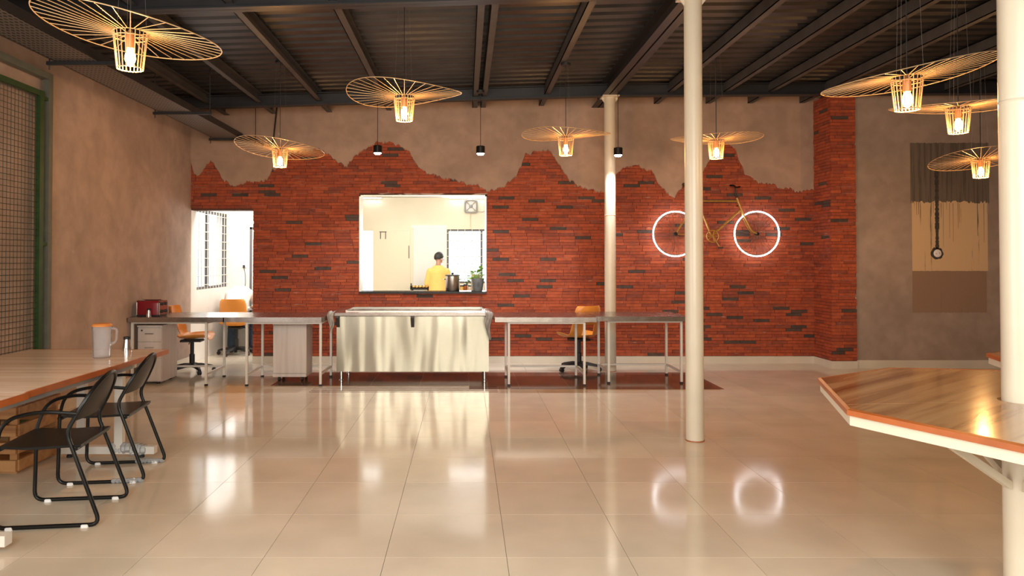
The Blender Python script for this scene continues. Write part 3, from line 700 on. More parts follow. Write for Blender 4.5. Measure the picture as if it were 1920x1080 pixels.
# ------------------------------------------------------------------ octagonal tables
def octo(label, cx, cy):
    t = thing('octagonal_table', label, 'table', (cx, cy, 0), 0, None)
    H = OH
    A, B, C = onz(1533, 708, H), onz(1588, 767, H), onz(1663, 689, H)
    D2 = onz(1920, 836, H); dv = (D2 - B).normalized(); D = B + dv * 0.76
    loc = [Vector((p.x - PCX, p.y - PCY)) for p in (A, B, D)] + [-Vector((C.x - PCX, C.y - PCY))]
    poly = loc + [-p for p in loc]
    poly = [(p.x, p.y) for p in poly]
    def scaled(k): return [(x * k, y * k) for x, y in poly]
    # two half tops meeting at a seam through the column
    mb = MB(); inner = scaled(0.982)
    n = 28; r = 0.086
    hole = [(r * math.cos(2 * PI * k / n), r * math.sin(2 * PI * k / n)) for k in range(n)]
    # split along the ray through vertex C-ish direction (seam)
    ang = lambda p: math.atan2(p[1], p[0]) % (2 * PI)
    seam = 0.10
    def outer_at(a):
        d = Vector((math.cos(a), math.sin(a)))
        for i in range(8):
            p = Vector(inner[i]); q = Vector(inner[(i + 1) % 8]); e = q - p
            den = d.x * e.y - d.y * e.x
            if abs(den) < 1e-9: continue
            tt = (p.x * e.y - p.y * e.x) / den; uu = (p.x * d.y - p.y * d.x) / den
            if tt > 0 and -1e-6 <= uu <= 1 + 1e-6: return d * tt
    for half in (0, 1):
        a0 = seam + half * PI + 0.003; a1 = a0 + PI - 0.006
        angs = sorted([a0 + (a1 - a0) * k / 24 for k in range(25)] + [q for p in inner for q in (ang(p), ang(p) + 2 * PI) if a0 < q < a1])
        mb = MB(); vs = []
        for a in angs:
            o_ = outer_at(a); i_ = Vector((math.cos(a), math.sin(a))) * r
            vs += [(i_.x, i_.y, H), (o_.x, o_.y, H), (i_.x, i_.y, H - 0.022), (o_.x, o_.y, H - 0.022)]
        fs = []
        for k in range(len(angs) - 1):
            i, j = 4 * k, 4 * (k + 1)
            fs += [(i, i + 1, j + 1, j), (i + 2, j + 2, j + 3, i + 3), (i + 1, i + 3, j + 3, j + 1), (i, j, j + 2, i + 2)]
        e_ = 4 * (len(angs) - 1); fs += [(0, 2, 3, 1), (e_, e_ + 1, e_ + 3, e_ + 2)]
        mb.add(vs, fs).build('table_top', M['laminate_warm'], t, smooth=False)
    for i in range(8):
        p, q = Vector(poly[i]), Vector(poly[(i + 1) % 8]); pi, qi = p * 0.982, q * 0.982
        MB().add([(p.x, p.y, H - 0.024), (q.x, q.y, H - 0.024), (qi.x, qi.y, H - 0.024), (pi.x, pi.y, H - 0.024), (p.x, p.y, H - 0.003), (q.x, q.y, H - 0.003), (qi.x, qi.y, H + 0.002), (pi.x, pi.y, H + 0.002)],
                 [(0, 3, 2, 1), (4, 5, 6, 7), (0, 1, 5, 4), (1, 2, 6, 5), (2, 3, 7, 6), (3, 0, 4, 7)]).build('edge_strip', M['edging'], t, smooth=False)
        a, b = p * 0.985, q * 0.985
        ai, bi = p * 0.94, q * 0.94
        MB().add([(a.x, a.y, H - 0.064), (b.x, b.y, H - 0.064), (bi.x, bi.y, H - 0.064), (ai.x, ai.y, H - 0.064), (a.x, a.y, H - 0.024), (b.x, b.y, H - 0.024), (bi.x, bi.y, H - 0.024), (ai.x, ai.y, H - 0.024)],
                 [(0, 3, 2, 1), (4, 5, 6, 7), (0, 1, 5, 4), (1, 2, 6, 5), (2, 3, 7, 6), (3, 0, 4, 7)]).build('frame_rail', M['cream'], t, smooth=False)
        m = (p * 0.62); d = p.normalized()
        MB().sqtube((m.x, m.y, H - 0.06), (d.x * 0.068, d.y * 0.068, 0.54), 0.03).build('brace', M['cream'], t, smooth=False)
        MB().sqtube((p.x * 0.95, p.y * 0.95, H - 0.055), (d.x * 0.074, d.y * 0.074, H - 0.055), 0.03).build('spoke_rail', M['cream'], t, smooth=False)
    return t
octo('octagonal wood-topped table with orange edge built around the thick cream column', PCX, PCY)
lf = onz(1849, 662, OH)
A0 = onz(1533, 708, OH)
c2 = (lf.x + PCX - A0.x, lf.y + PCY - A0.y)
t2 = octo('octagonal wood-topped table peeking out behind the thick column, before the grey wall', c2[0], c2[1])
MB().lathe([(0.0715, 0), (0.0715, 3.64)], 40).build('support_column', M['cream'], t2)

# ------------------------------------------------------------------ long table, jug, shaker
LT = thing('work_table', 'long pale wood table with orange edge and white legs along the plaster wall', 'table', (0, 0, 0))
H = 0.75
xr, xl, yf = -2.385, -3.50, 5.80
for (ya, yb, dx) in ((3.92, yf, 0.0), (1.6, 3.915, 0.018)):
    tp = MB().box(xl, xr + dx - 0.012, ya, yb - (0.012 if yb == yf else 0), H - 0.03, H).build('table_top', M['laminate'], LT, smooth=False)
    MB().cbox(xr + dx - 0.012, xr + dx, ya, yb, H - 0.034, H + 0.001, 0.002).build('edge_strip', M['edging'], LT)
MB().box(xl, xr - 0.012, yf - 0.012, yf, H - 0.034, H + 0.001).build('edge_strip', M['edging'], LT, smooth=False)
MB().box(xl + 0.1, xl + 0.14, 1.8, yf - 0.3, H - 0.09, H - 0.03).box(xr - 0.14, xr - 0.10, 1.8, yf - 0.3, H - 0.09, H - 0.03).build('apron_rail', M['white_frame'], LT, smooth=False)
MB().box(xr - 0.10, xr - 0.092, 1.8, yf - 0.2, H - 0.088, H - 0.035).build('wrapped_film', M['film'], LT, smooth=False)
for Y in (5.39, 3.66, 2.0):
    MB().box(-3.0, xr + 0.075, Y - 0.03, Y + 0.03, 0.03, 0.085).build('foot_bar', M['white_frame'], LT, smooth=False)
    for X in (-2.86, -2.58):
        MB().box(X - 0.03, X + 0.03, Y - 0.025, Y + 0.025, 0.085, H - 0.03).build('leg', M['white_frame'], LT, smooth=False)
    MB().box(-3.0, xr - 0.08, Y - 0.02, Y + 0.02, H - 0.085, H - 0.03).build('cross_rail', M['white_frame'], LT, smooth=False)
    for X in (-2.95, xr - 0.03): MB().lathe([(0.022, 0), (0.022, 0.015), (0.01, 0.03)], 12, (X, Y, 0)).build('foot_pad', M['black_plastic'], LT)
mb = MB()
for k in range(9):
    mb.ball((-2.62 + k * 0.028, 5.39 + random.uniform(-.01, .01), 0.06 + random.uniform(-.012, .02)), (0.035, 0.045, random.uniform(0.03, 0.05)), 7, 5)
mb.build('plastic_wrap', M['film'], LT, smooth=False)
jp = onz(191, 671, H)
jg = thing('water_jug', 'clear plastic water jug with orange lid on the long table', 'jug', jp)
MB().lathe([(0.057, 0), (0.060, 0.005), (0.062, 0.1), (0.068, 0.235), (0.064, 0.235), (0.058, 0.1), (0.055, 0.012)], 28).build('body', M['clear'], jg)
MB().lathe([(0.069, 0.232), (0.070, 0.242), (0.06, 0.252), (0.02, 0.255)], 28).build('lid', M['lid_orange'], jg)
MB().tube(fillet([(0.066, 0, 0.215), (0.11, 0, 0.215), (0.105, 0, 0.12), (0.062, 0, 0.10)], 0.03), 0.009, 8).build('handle', M['clear'], jg)
def shaker(name, label, loc, h, r):
    t = thing(name, label, 'shaker', loc)
    MB().lathe([(r, 0), (r * 1.02, h * 0.05), (r * 0.72, h * 0.55), (r * 0.66, h * 0.80)], 20).build('body', M['chrome'], t)
    MB().lathe([(r * 0.70, h * 0.80), (r * 0.74, h * 0.97), (r * 0.5, h)], 20).build('cap', M['black_plastic'], t)
sp = onz(268, 650, H)
shaker('salt_shaker', 'steel and glass shaker with black cap on the far end of the long table', (sp.x, min(sp.y, 5.7), H), 0.115, 0.036)
# wooden crate under the table
ck = thing('wooden_crate', 'slatted orange-brown wooden crate under the long table', 'crate', (-3.42, 5.22, 0))
for z in (0.02, 0.14, 0.26, 0.38):
    for yy in (-0.26, 0.26): MB().box(-0.34, 0.34, yy - 0.012, yy + 0.012, z, z + 0.075).build('slat', M['crate'], ck, smooth=False)
    for xx in (-0.34, 0.34): MB().box(xx - 0.012, xx + 0.012, -0.25, 0.25, z, z + 0.075).build('slat', M['crate'], ck, smooth=False)
for xx in (-0.31, 0.31, 0.0):
    for yy in (-0.235, 0.235): MB().box(xx - 0.025, xx + 0.025, yy - 0.012, yy + 0.012, 0, 0.47).build('post', M['crate'], ck, smooth=False)
MB().box(-0.32, 0.32, -0.24, 0.24, 0.0, 0.02).build('base', M['crate'], ck, smooth=False)

# ------------------------------------------------------------------ black metal chairs
def black_chair(label, x, y, rz, wrap):
    t = thing('metal_armchair', label, 'chair', (x, y, 0), rz, 'black metal chairs at the long table')
    W = 0.235
    def bx(z): return -0.115 - (z - 0.52) * 0.52
    side = [(0.24, W, 0.44), (0.25, W, 0.012), (-0.30, W, 0.012), (-0.115, W * 0.96, 0.52), (bx(0.60), W * 0.93, 0.60)]
    a = fillet(side, 0.06, 6)
    arch = []
    for k in range(1, 20):
        th = PI * k / 20; z = 0.60 + 0.215 * math.sin(th); yy = W * 0.93 * math.cos(th); arch.append((bx(z), yy, z))
    b = [Vector((p.x, -p.y, p.z)) for p in reversed(a)]
    MB().tube(a + [Vector(p) for p in arch] + b, 0.0115, 10).build('frame', M['black'], t)
    # curved back panel
    mb = MB(); rows = []
    for i in range(13):
        z = 0.575 + (0.80 - 0.575) * i / 12
        hw = W * 0.90 if z < 0.60 else W * 0.91 * math.sqrt(max(0.0, 1 - ((z - 0.60) / 0.212) ** 2))
        rows.append([Vector((bx(z) - 0.03 * (1 - (k / 6 - 1) ** 2) * (hw / W), hw * (k / 6 - 1), z)) for k in range(13)])
    off = Vector((0.005, 0, 0.002))
    n = 13; vs = [p for r_ in rows for p in r_] + [p + off for r_ in rows for p in r_]; N = 13 * 13; fs = []
    for i in range(12):
        for k in range(12):
            q = (i * n + k, i * n + k + 1, (i + 1) * n + k + 1, (i + 1) * n + k); fs.append(q); fs.append(tuple(v + N for v in reversed(q)))
    for k in range(12): fs.append((k + 1, k, k + N, k + 1 + N))
    mb.add(vs, fs).build('backrest', M['black'], t)
    mb = MB(); sv = []
    pts = [(-0.19, .445), (-0.1, .443), (0.0, .438), (0.1, .438), (0.2, .445), (0.25, .438)]
    rings = [[Vector((px_, yy, pz + (0.006 if abs(yy) > 0.2 else 0) + dz)) for (yy, dz) in ((-0.225, 0), (0.225, 0), (0.225, -0.014), (-0.225, -0.014))] for px_, pz in pts]
    mb.loft(rings).build('seat', M['black'], t)
    MB().tube([(-0.17, -W, 0.43), (-0.17, W, 0.43)], 0.010, 8).build('cross_bar', M['black'], t)
    MB().tube([(0.235, -W, 0.43), (0.235, W, 0.43)], 0.010, 8).build('cross_bar', M['black'], t)
    for s in (-1, 1):
        p = fillet([(bx(0.62), s * W * 0.95, 0.62), (0.02, s * (W + 0.02), 0.645), (0.20, s * (W + 0.025), 0.60), (0.245, s * W, 0.43)], 0.13, 8)
        MB().tube(p, 0.0105, 8).build('armrest', M['black'], t)
        for xx in (-0.22, 0.17): MB().cbox(xx - 0.02, xx + 0.02, s * W - 0.014, s * W + 0.014, 0.0, 0.018, 0.004).build('glide', M['white_plastic'], t)
        if wrap:
            mb = MB()
            for k in range(7): mb.ball((-0.10 - k * 0.028, s * W, 0.016), (0.022, random.uniform(.016, .022), random.uniform(.016, .02)), 7, 5)
            mb.build('plastic_wrap', M['film'], t, smooth=False)
    return t
black_chair('black metal armchair with bare feet, rounded back turned toward the jug', -2.34, 4.19, R(187), False)
black_chair('black metal armchair with plastic wrap on its feet, nearer the drawer pedestal', -2.44, 4.98, R(187), True)

# ------------------------------------------------------------------ mesh gate on the left wall
gt = thing('mesh_gate', 'green steel gate with square wire mesh against the plaster wall', 'gate', (XL + 0.07, 0, 0))
gy1 = 3.85 * F_PX / (873 - 72); gy0 = 4.6; gz0, gz1 = 0.03, 2.95
for Y in (gy1, gy0): MB().box(-0.025, 0.025, Y - 0.03, Y + 0.03, gz0, gz1 + 0.05).build('stile', M['green'], gt, smooth=False)
for z in (gz0, gz1): MB().box(-0.02, 0.02, gy0, gy1, z, z + 0.05).build('rail', M['green'], gt, smooth=False)
oy = gy1 + 0.145
MB().box(-0.04, 0.02, oy - 0.03, oy + 0.03, 0, gz1 + 0.24).box(-0.04, 0.02, 3.6, oy - 0.03, gz1 + 0.18, gz1 + 0.24).build('outer_frame', M['grey_green'], gt, smooth=False)
for z in (1.60, gz1 - 0.02): MB().box(-0.012, 0.012, gy1 + 0.03, oy - 0.03, z, z + 0.03).build('tie_bar', M['green'], gt, smooth=False)
vw = MB().tube([(0, 0, gz0), (0, 0, gz1)], 0.003, 4).mesh('mesh_wire', M['mesh'])
y = gy0 + 0.03
while y < gy1: inst('mesh_wire', vw, gt, (0, y, 0)); y += 0.05
hw = MB().tube([(0.006, gy0, 0), (0.006, gy1, 0)], 0.003, 4).mesh('mesh_wire', M['mesh'])
z = gz0 + 0.06
while z < gz1: inst('mesh_wire', hw, gt, (0, 0, z)); z += 0.05

# ------------------------------------------------------------------ cable tray
ctr = thing('cable_tray', 'perforated metal cable tray hung from the roof along the plaster wall', 'cable tray', (0, 0, 0))
tx0_, tx1_, tz = -3.52, -3.14, 3.17
mpf, nt, b = nodes('perforated_tray'); setp(b, Roughness=0.45, Metallic=0.6)
tc = nt.nodes.new('ShaderNodeTexCoord'); mp = nt.nodes.new('ShaderNodeMapping'); mp.inputs['Scale'].default_value = (28, 16, 1)
nt.links.new(tc.outputs['Object'], mp.inputs['Vector'])
vo = nt.nodes.new('ShaderNodeTexVoronoi'); vo.inputs['Randomness'].default_value = 0.0; vo.inputs['Scale'].default_value = 1.0; vo.voronoi_dimensions = '2D'
nt.links.new(mp.outputs['Vector'], vo.inputs['Vector'])
rp = nt.nodes.new('ShaderNodeValToRGB'); rp.color_ramp.elements[0].position = 0.26; rp.color_ramp.elements[1].position = 0.32
rp.color_ramp.elements[0].color = (0.02, 0.02, 0.02, 1); rp.color_ramp.elements[1].color = (0.20, 0.19, 0.18, 1)
nt.links.new(vo.outputs['Distance'], rp.inputs['Fac']); nt.links.new(rp.outputs['Color'], b.inputs['Base Color'])
MB().box(tx0_, tx1_, -1.0, 10.1, tz, tz + 0.004).build('tray_bed', mpf, ctr, smooth=False)
for xx in (tx0_, tx1_): MB().box(xx - 0.006, xx + 0.006, -1.0, 10.1, tz, tz + 0.075).build('side_rail', M['steel_dark'], ctr, smooth=False)
for Y in (2.6, 4.4, 6.15, 8.25, 10.05):
    MB().box(tx0_ - 0.07, tx1_ + 0.22, Y - 0.015, Y + 0.015, tz - 0.03, tz).build('support_bar', M['steel_dark'], ctr, smooth=False)
    for xx in (tx0_ - 0.05, tx1_ + 0.20):
        MB().tube([(xx, Y, tz - 0.07), (xx, Y, zbeam(xx) + 0.18)], 0.005, 6).build('hanger_rod', M['steel_dark'], ctr)
MB().tube(fillet([(tx1_ - 0.1, 9.9, tz + 0.03), (tx1_ + 0.15, 10.0, tz + 0.02), (-2.72, 10.1, 3.0), (-2.66, 10.12, 3.62)], 0.2), 0.012, 6).build('conduit', M['cord'], ctr)

# ------------------------------------------------------------------ serving counter and steel tables
sc = thing('serving_counter', 'stainless steel serving counter with recessed top before the pass-through', 'counter', (-0.64, 8.72, 0))
hw_ = 0.92; H = 0.835
MB().box(-hw_, hw_, 0.0, 0.012, 0.12, H - 0.05).build('front_panel', M['steel_wavy'], sc, smooth=False)
MB().box(-hw_, -hw_ + 0.012, 0.012, 0.66, 0.12, H - 0.05).box(hw_ - 0.012, hw_, 0.012, 0.66, 0.12, H - 0.05).box(-hw_, hw_, 0.66, 0.672, 0.12, H - 0.05).build('side_panel', M['steel'], sc, smooth=False)
MB().box(-hw_ + 0.01, hw_ - 0.01, 0.012, 0.66, 0.14, 0.16).build('bottom_shelf', M['steel'], sc, smooth=False)
X0, X1, Ya, Yb = -1.0, 0.97, -0.09, 0.70
tp = MB(); tp.box(X0, X1, Ya, 0.10, H - 0.035, H).box(X0, X1, Yb - 0.06, Yb, H - 0.035, H).box(X0, X0 + 0.19, 0.10, Yb - 0.06, H - 0.035, H).box(X1 - 0.13, X1, 0.10, Yb - 0.06, H - 0.035, H)
tp.build('counter_top', M['steel_top'], sc, smooth=False)
MB().box(X0 + 0.19, X1 - 0.13, 0.10, Yb - 0.06, H - 0.20, H - 0.19).build('well_floor', M['steel_top'], sc, smooth=False)
MB().box(X0 + 0.18, X1 - 0.12, Yb - 0.07, Yb - 0.055, H, H + 0.022).box(X0 + 0.175, X0 + 0.19, 0.09, Yb - 0.06, H, H + 0.022).box(X1 - 0.13, X1 - 0.115, 0.09, Yb - 0.06, H, H + 0.022).box(X0 + 0.18, X1 - 0.12, 0.085, 0.10, H, H + 0.012).build('well_rim', M['steel'], sc, smooth=False)
for xx in (-hw_ + 0.02, 0.0, hw_ - 0.02):
    MB().add([(xx - 0.02, 0.0, H - 0.035), (xx - 0.02, -0.085, H - 0.035), (xx - 0.02, -0.085, H - 0.06), (xx - 0.02, -0.0, H - 0.18), (xx + 0.02, 0.0, H - 0.035), (xx + 0.02, -0.085, H - 0.035), (xx + 0.02, -0.085, H - 0.06), (xx + 0.02, 0.0, H - 0.18)],
             [(0, 1, 2, 3), (7, 6, 5, 4), (0, 4, 5, 1), (1, 5, 6, 2), (2, 6, 7, 3), (3, 7, 4, 0)]).build('bracket', M['steel_grey'], sc, smooth=False)
for xx in (-hw_ + 0.05, hw_ - 0.05):
    for yy in (0.05, 0.60):
        MB().lathe([(0.020, 0.02), (0.020, 0.14)], 14, (xx, yy, 0)).lathe([(0.026, 0), (0.026, 0.012), (0.018, 0.022)], 14, (xx, yy, 0)).build('leg', M['chrome'], sc)
def cloth(label, x, y, z, w_, drop, seed):
    rnd = random.Random(seed); mb = MB(); n, m = 9, 14; rows = []
    for i in range(m + 1):
        s = i / m * (drop + 0.10); row = []
        for k in range(n + 1):
            t_ = k / n - 0.5
            if s < 0.10: p = (x + t_ * w_, y + 0.06 - s * 0.9, z + 0.012 + 0.008 * math.sin(9 * t_ + seed))
            else:
                d = s - 0.10; sq = 1 - 0.45 * d / drop
                p = (x + t_ * w_ * sq + 0.012 * math.sin(d * 24 + seed), y - 0.045 - 0.016 * math.sin(t_ * 16 + d * 9 + seed), z + 0.004 - d * (1 + 0.25 * math.sin(3 * t_ + seed)))
            row.append(Vector(p))
        rows.append(row)
    vs = [p for r_ in rows for p in r_] + [p + Vector((0, 0.006, 0.003)) for r_ in rows for p in r_]; N = (n + 1) * (m + 1); fs = []
    for i in range(m):
        for k in range(n):
            q = (i * (n + 1) + k, i * (n + 1) + k + 1, (i + 1) * (n + 1) + k + 1, (i + 1) * (n + 1) + k); fs += [q, tuple(v + N for v in reversed(q))]
    mb.add(vs, fs); o = mb.build('cloth', M['towel'], ang=80); tag(o, label, 'cloth'); return o
cloth('crumpled grey cloth hanging off the counter end beside the table with the chair', 0.272, 8.63, H, 0.09, 0.26, 1)
cloth('crumpled grey cloth hanging off the counter end beside the white pedestal', -1.60, 8.63, H, 0.08, 0.24, 4)

def steel_table(label, xa, xb, ya, yb, lx0, lx1, ly0, ly1, H=0.805, stretch=True, top_ext=(0, 0)):
    t = thing('steel_table', label, 'table', ((xa + xb) / 2, (ya + yb) / 2, 0), 0, 'steel tables in front of the brick wall')
    ox, oy = (xa + xb) / 2, (ya + yb) / 2
    g = 0.026
    MB().box(xa - ox, xb - ox, ya - oy, yb - oy, H - 0.004, H).box(xa - ox, xb - ox, ya - oy, ya - oy + 0.004, H - 0.055, H - 0.004).box(xa - ox, xb - ox, yb - oy - 0.004, yb - oy, H - 0.055, H - 0.004).box(xa - ox, xa - ox + 0.004, ya - oy, yb - oy, H - 0.055, H - 0.004).box(xb - ox - 0.004, xb - ox, ya - oy, yb - oy, H - 0.055, H - 0.004).build('table_top', M['steel_top'], t, smooth=False)
    fr = MB()
    for yy in (ly0, ly1): fr.box(lx0 - ox - g / 2, lx1 - ox + g / 2, yy - oy - g / 2, yy - oy + g / 2, H - 0.055 - g, H - 0.055)
    for xx in (lx0, lx1): fr.box(xx - ox - g / 2, xx - ox + g / 2, ly0 - oy + g / 2, ly1 - oy - g / 2, H - 0.055 - g, H - 0.055)
    fr.build('top_frame', M['white_frame'], t, smooth=False)
    for xx in (lx0, lx1):
        for yy in (ly0, ly1):
            MB().box(xx - ox - g / 2, xx - ox + g / 2, yy - oy - g / 2, yy - oy + g / 2, 0.02, H - 0.055 - g).build('leg', M['white_frame'], t, smooth=False)
            MB().cbox(xx - ox - 0.017, xx - ox + 0.017, yy - oy - 0.017, yy - oy + 0.017, 0.0, 0.022, 0.003).build('foot_cap', M['black_plastic'], t)
    for xx in (lx0, lx1): MB().box(xx - ox - 0.011, xx - ox + 0.011, ly0 - oy + g / 2, ly1 - oy - g / 2, 0.125, 0.147).build('side_stretcher', M['white_frame'], t, smooth=False)
    MB().box(lx0 - ox + g / 2, lx1 - ox - g / 2, ly1 - oy - 0.011, ly1 - oy + 0.011, 0.125, 0.147).build('rear_stretcher', M['white_frame'], t, smooth=False)
    return t
steel_table('steel topped table with white legs under the red toaster', XL + 0.01, -2.80, 8.33, 9.15, -3.893, -3.03, 8.43, 9.06)
steel_table('steel topped table with white legs over the white pedestal on castors', -2.795, -1.66, 8.33, 9.15, -2.55, -1.69, 8.41, 9.06)
steel_table('steel topped table with white legs touching the serving counter, before the orange chair', 0.335, 1.52, 8.33, 9.15, 0.505, 1.385, 8.42, 9.06)
steel_table('steel topped table with white legs around the column at the free end of the row', 1.525, 2.62, 8.45, 9.25, 1.70, 2.565, 8.58, 9.22)

# pedestals
def pedestal(name, label, xa, xb, ya, yb, h, drawers, castors):
    t = thing(name, label, 'pedestal', ((xa + xb) / 2, (ya + yb) / 2, 0)); wx, wy = (xb - xa) / 2, (yb - ya) / 2
    z0 = 0.06 if castors else 0.03
    MB().box(-wx, wx, -wy + 0.018, wy, z0, h - 0.02).build('body', M['ped'], t, smooth=False)
    MB().box(-wx - 0.004, wx + 0.004, -wy - 0.004, wy + 0.004, h - 0.02, h).build('top_panel', M['ped'], t, smooth=False)
    if drawers:
        zs = [z0 + 0.01, z0 + 0.28, h - 0.19, h - 0.026]
        for k, (a, b) in enumerate(zip(zs, zs[1:])):
            d = MB().box(-wx + 0.003, wx - 0.003, -wy, -wy + 0.018, a, b - 0.006).build('drawer', M['ped'], t, smooth=False)
            MB().tube(fillet([(-0.05, -wy, b - 0.07), (-0.05, -wy - 0.02, b - 0.07), (0.05, -wy - 0.02, b - 0.07), (0.05, -wy, b - 0.07)], 0.01), 0.005, 6).build('handle', M['chrome'], d)
        MB().lathe([(0.010, 0), (0.010, 0.006)], 14, (-wx + 0.05, -wy - 0.0, h - 0.06), Matrix.Rotation(R(90), 3, 'X')).build('lock', M['steel_grey'], t)
    else:
        MB().box(-wx, wx, -wy, -wy + 0.018, z0 + 0.045, h - 0.024).build('back_panel', M['ped'], t, smooth=False)
        MB().box(-wx, wx, -wy - 0.006, -wy + 0.018, z0, z0 + 0.038).build('plinth', M['ped'], t, smooth=False)
    for xx in (-wx + 0.06, wx - 0.06):
        for yy in (-wy + 0.06, wy - 0.06):
            if castors: MB().lathe([(0.012, -0.014), (0.03, -0.012), (0.03, 0.012), (0.012, 0.014)], 14, (xx, yy, 0.03), Matrix.Rotation(R(90), 3, 'Y')).build('castor', M['black_plastic'], t)
            else: MB().lathe([(0.02, 0), (0.02, 0.03)], 12, (xx, yy, 0)).build('foot', M['black_plastic'], t)
pedestal('drawer_pedestal', 'white wood-grain pedestal with three drawers below the toaster table', XL + 0.046, -3.59, 8.52, 8.98, 0.695, True, False)
pedestal('mobile_pedestal', 'white wood-grain pedestal on black castors, its plain back facing the hall', -2.32, -1.92, 8.70, 9.035, 0.70, False, True)

# toaster and shaker
ts = thing('toaster', 'red toaster with chrome control end on the steel table', 'toaster', (-3.72, 8.56, 0.805))
def rbox(mb, x0, x1, y0, y1, z0, z1, r=0.03):
    # rounded in the YZ section, lofted along X
    def sec(x, k):
        out = []
        for (sy, sz, a0) in ((1, 1, 0), (-1, 1, 90)):
            for q in range(6):
                a = R(a0 + 90 * q / 5); out.append((x, ((y0 + y1) / 2) + k * (sy * ((y1 - y0) / 2 - r) + r * math.cos(a)), z1 - r + r * math.sin(a) - (1 - k) * 0.02))
        out += [(x, (y0 + y1) / 2 - k * (y1 - y0) / 2, z0), (x, (y0 + y1) / 2 + k * (y1 - y0) / 2, z0)]
        return out
    return mb.loft([sec(x0, 0.95), sec(x0 + 0.01, 1), sec(x1 - 0.01, 1), sec(x1, 0.95)])
rbox(MB(), -0.13, 0.115, -0.115, 0.115, 0.02, 0.185).build('body', M['red'], ts)
rbox(MB(), 0.115, 0.135, -0.115, 0.115, 0.02, 0.185).build('control_panel', M['chrome'], ts)
rbox(MB(), -0.145, -0.13, -0.115, 0.115, 0.02, 0.19).build('end_cap', M['chrome'], ts)
MB().box(-0.14, 0.13, -0.10, 0.10, 0.0, 0.022).build('base', M['black_plastic'], ts, smooth=False)
for yy in (-0.055, 0.055):
    MB().box(-0.10, 0.09, yy - 0.018, yy + 0.018, 0.184, 0.188).build('slot', M['black_plastic'], ts, smooth=False)
    for zz in (0.06, 0.145): MB().lathe([(0.018, 0), (0.016, 0.018)], 14, (0.134, yy, zz), Matrix.Rotation(R(90), 3, 'Y')).build('knob', M['black_plastic'], ts)
MB().tube([(-0.12, 0, 0.195), (0.1, 0, 0.195)], 0.006, 6).build('rack', M['chrome'], ts)
shaker('salt_shaker', 'steel shaker standing in front of the red toaster', (-3.685, 8.385, 0.805), 0.10, 0.03)

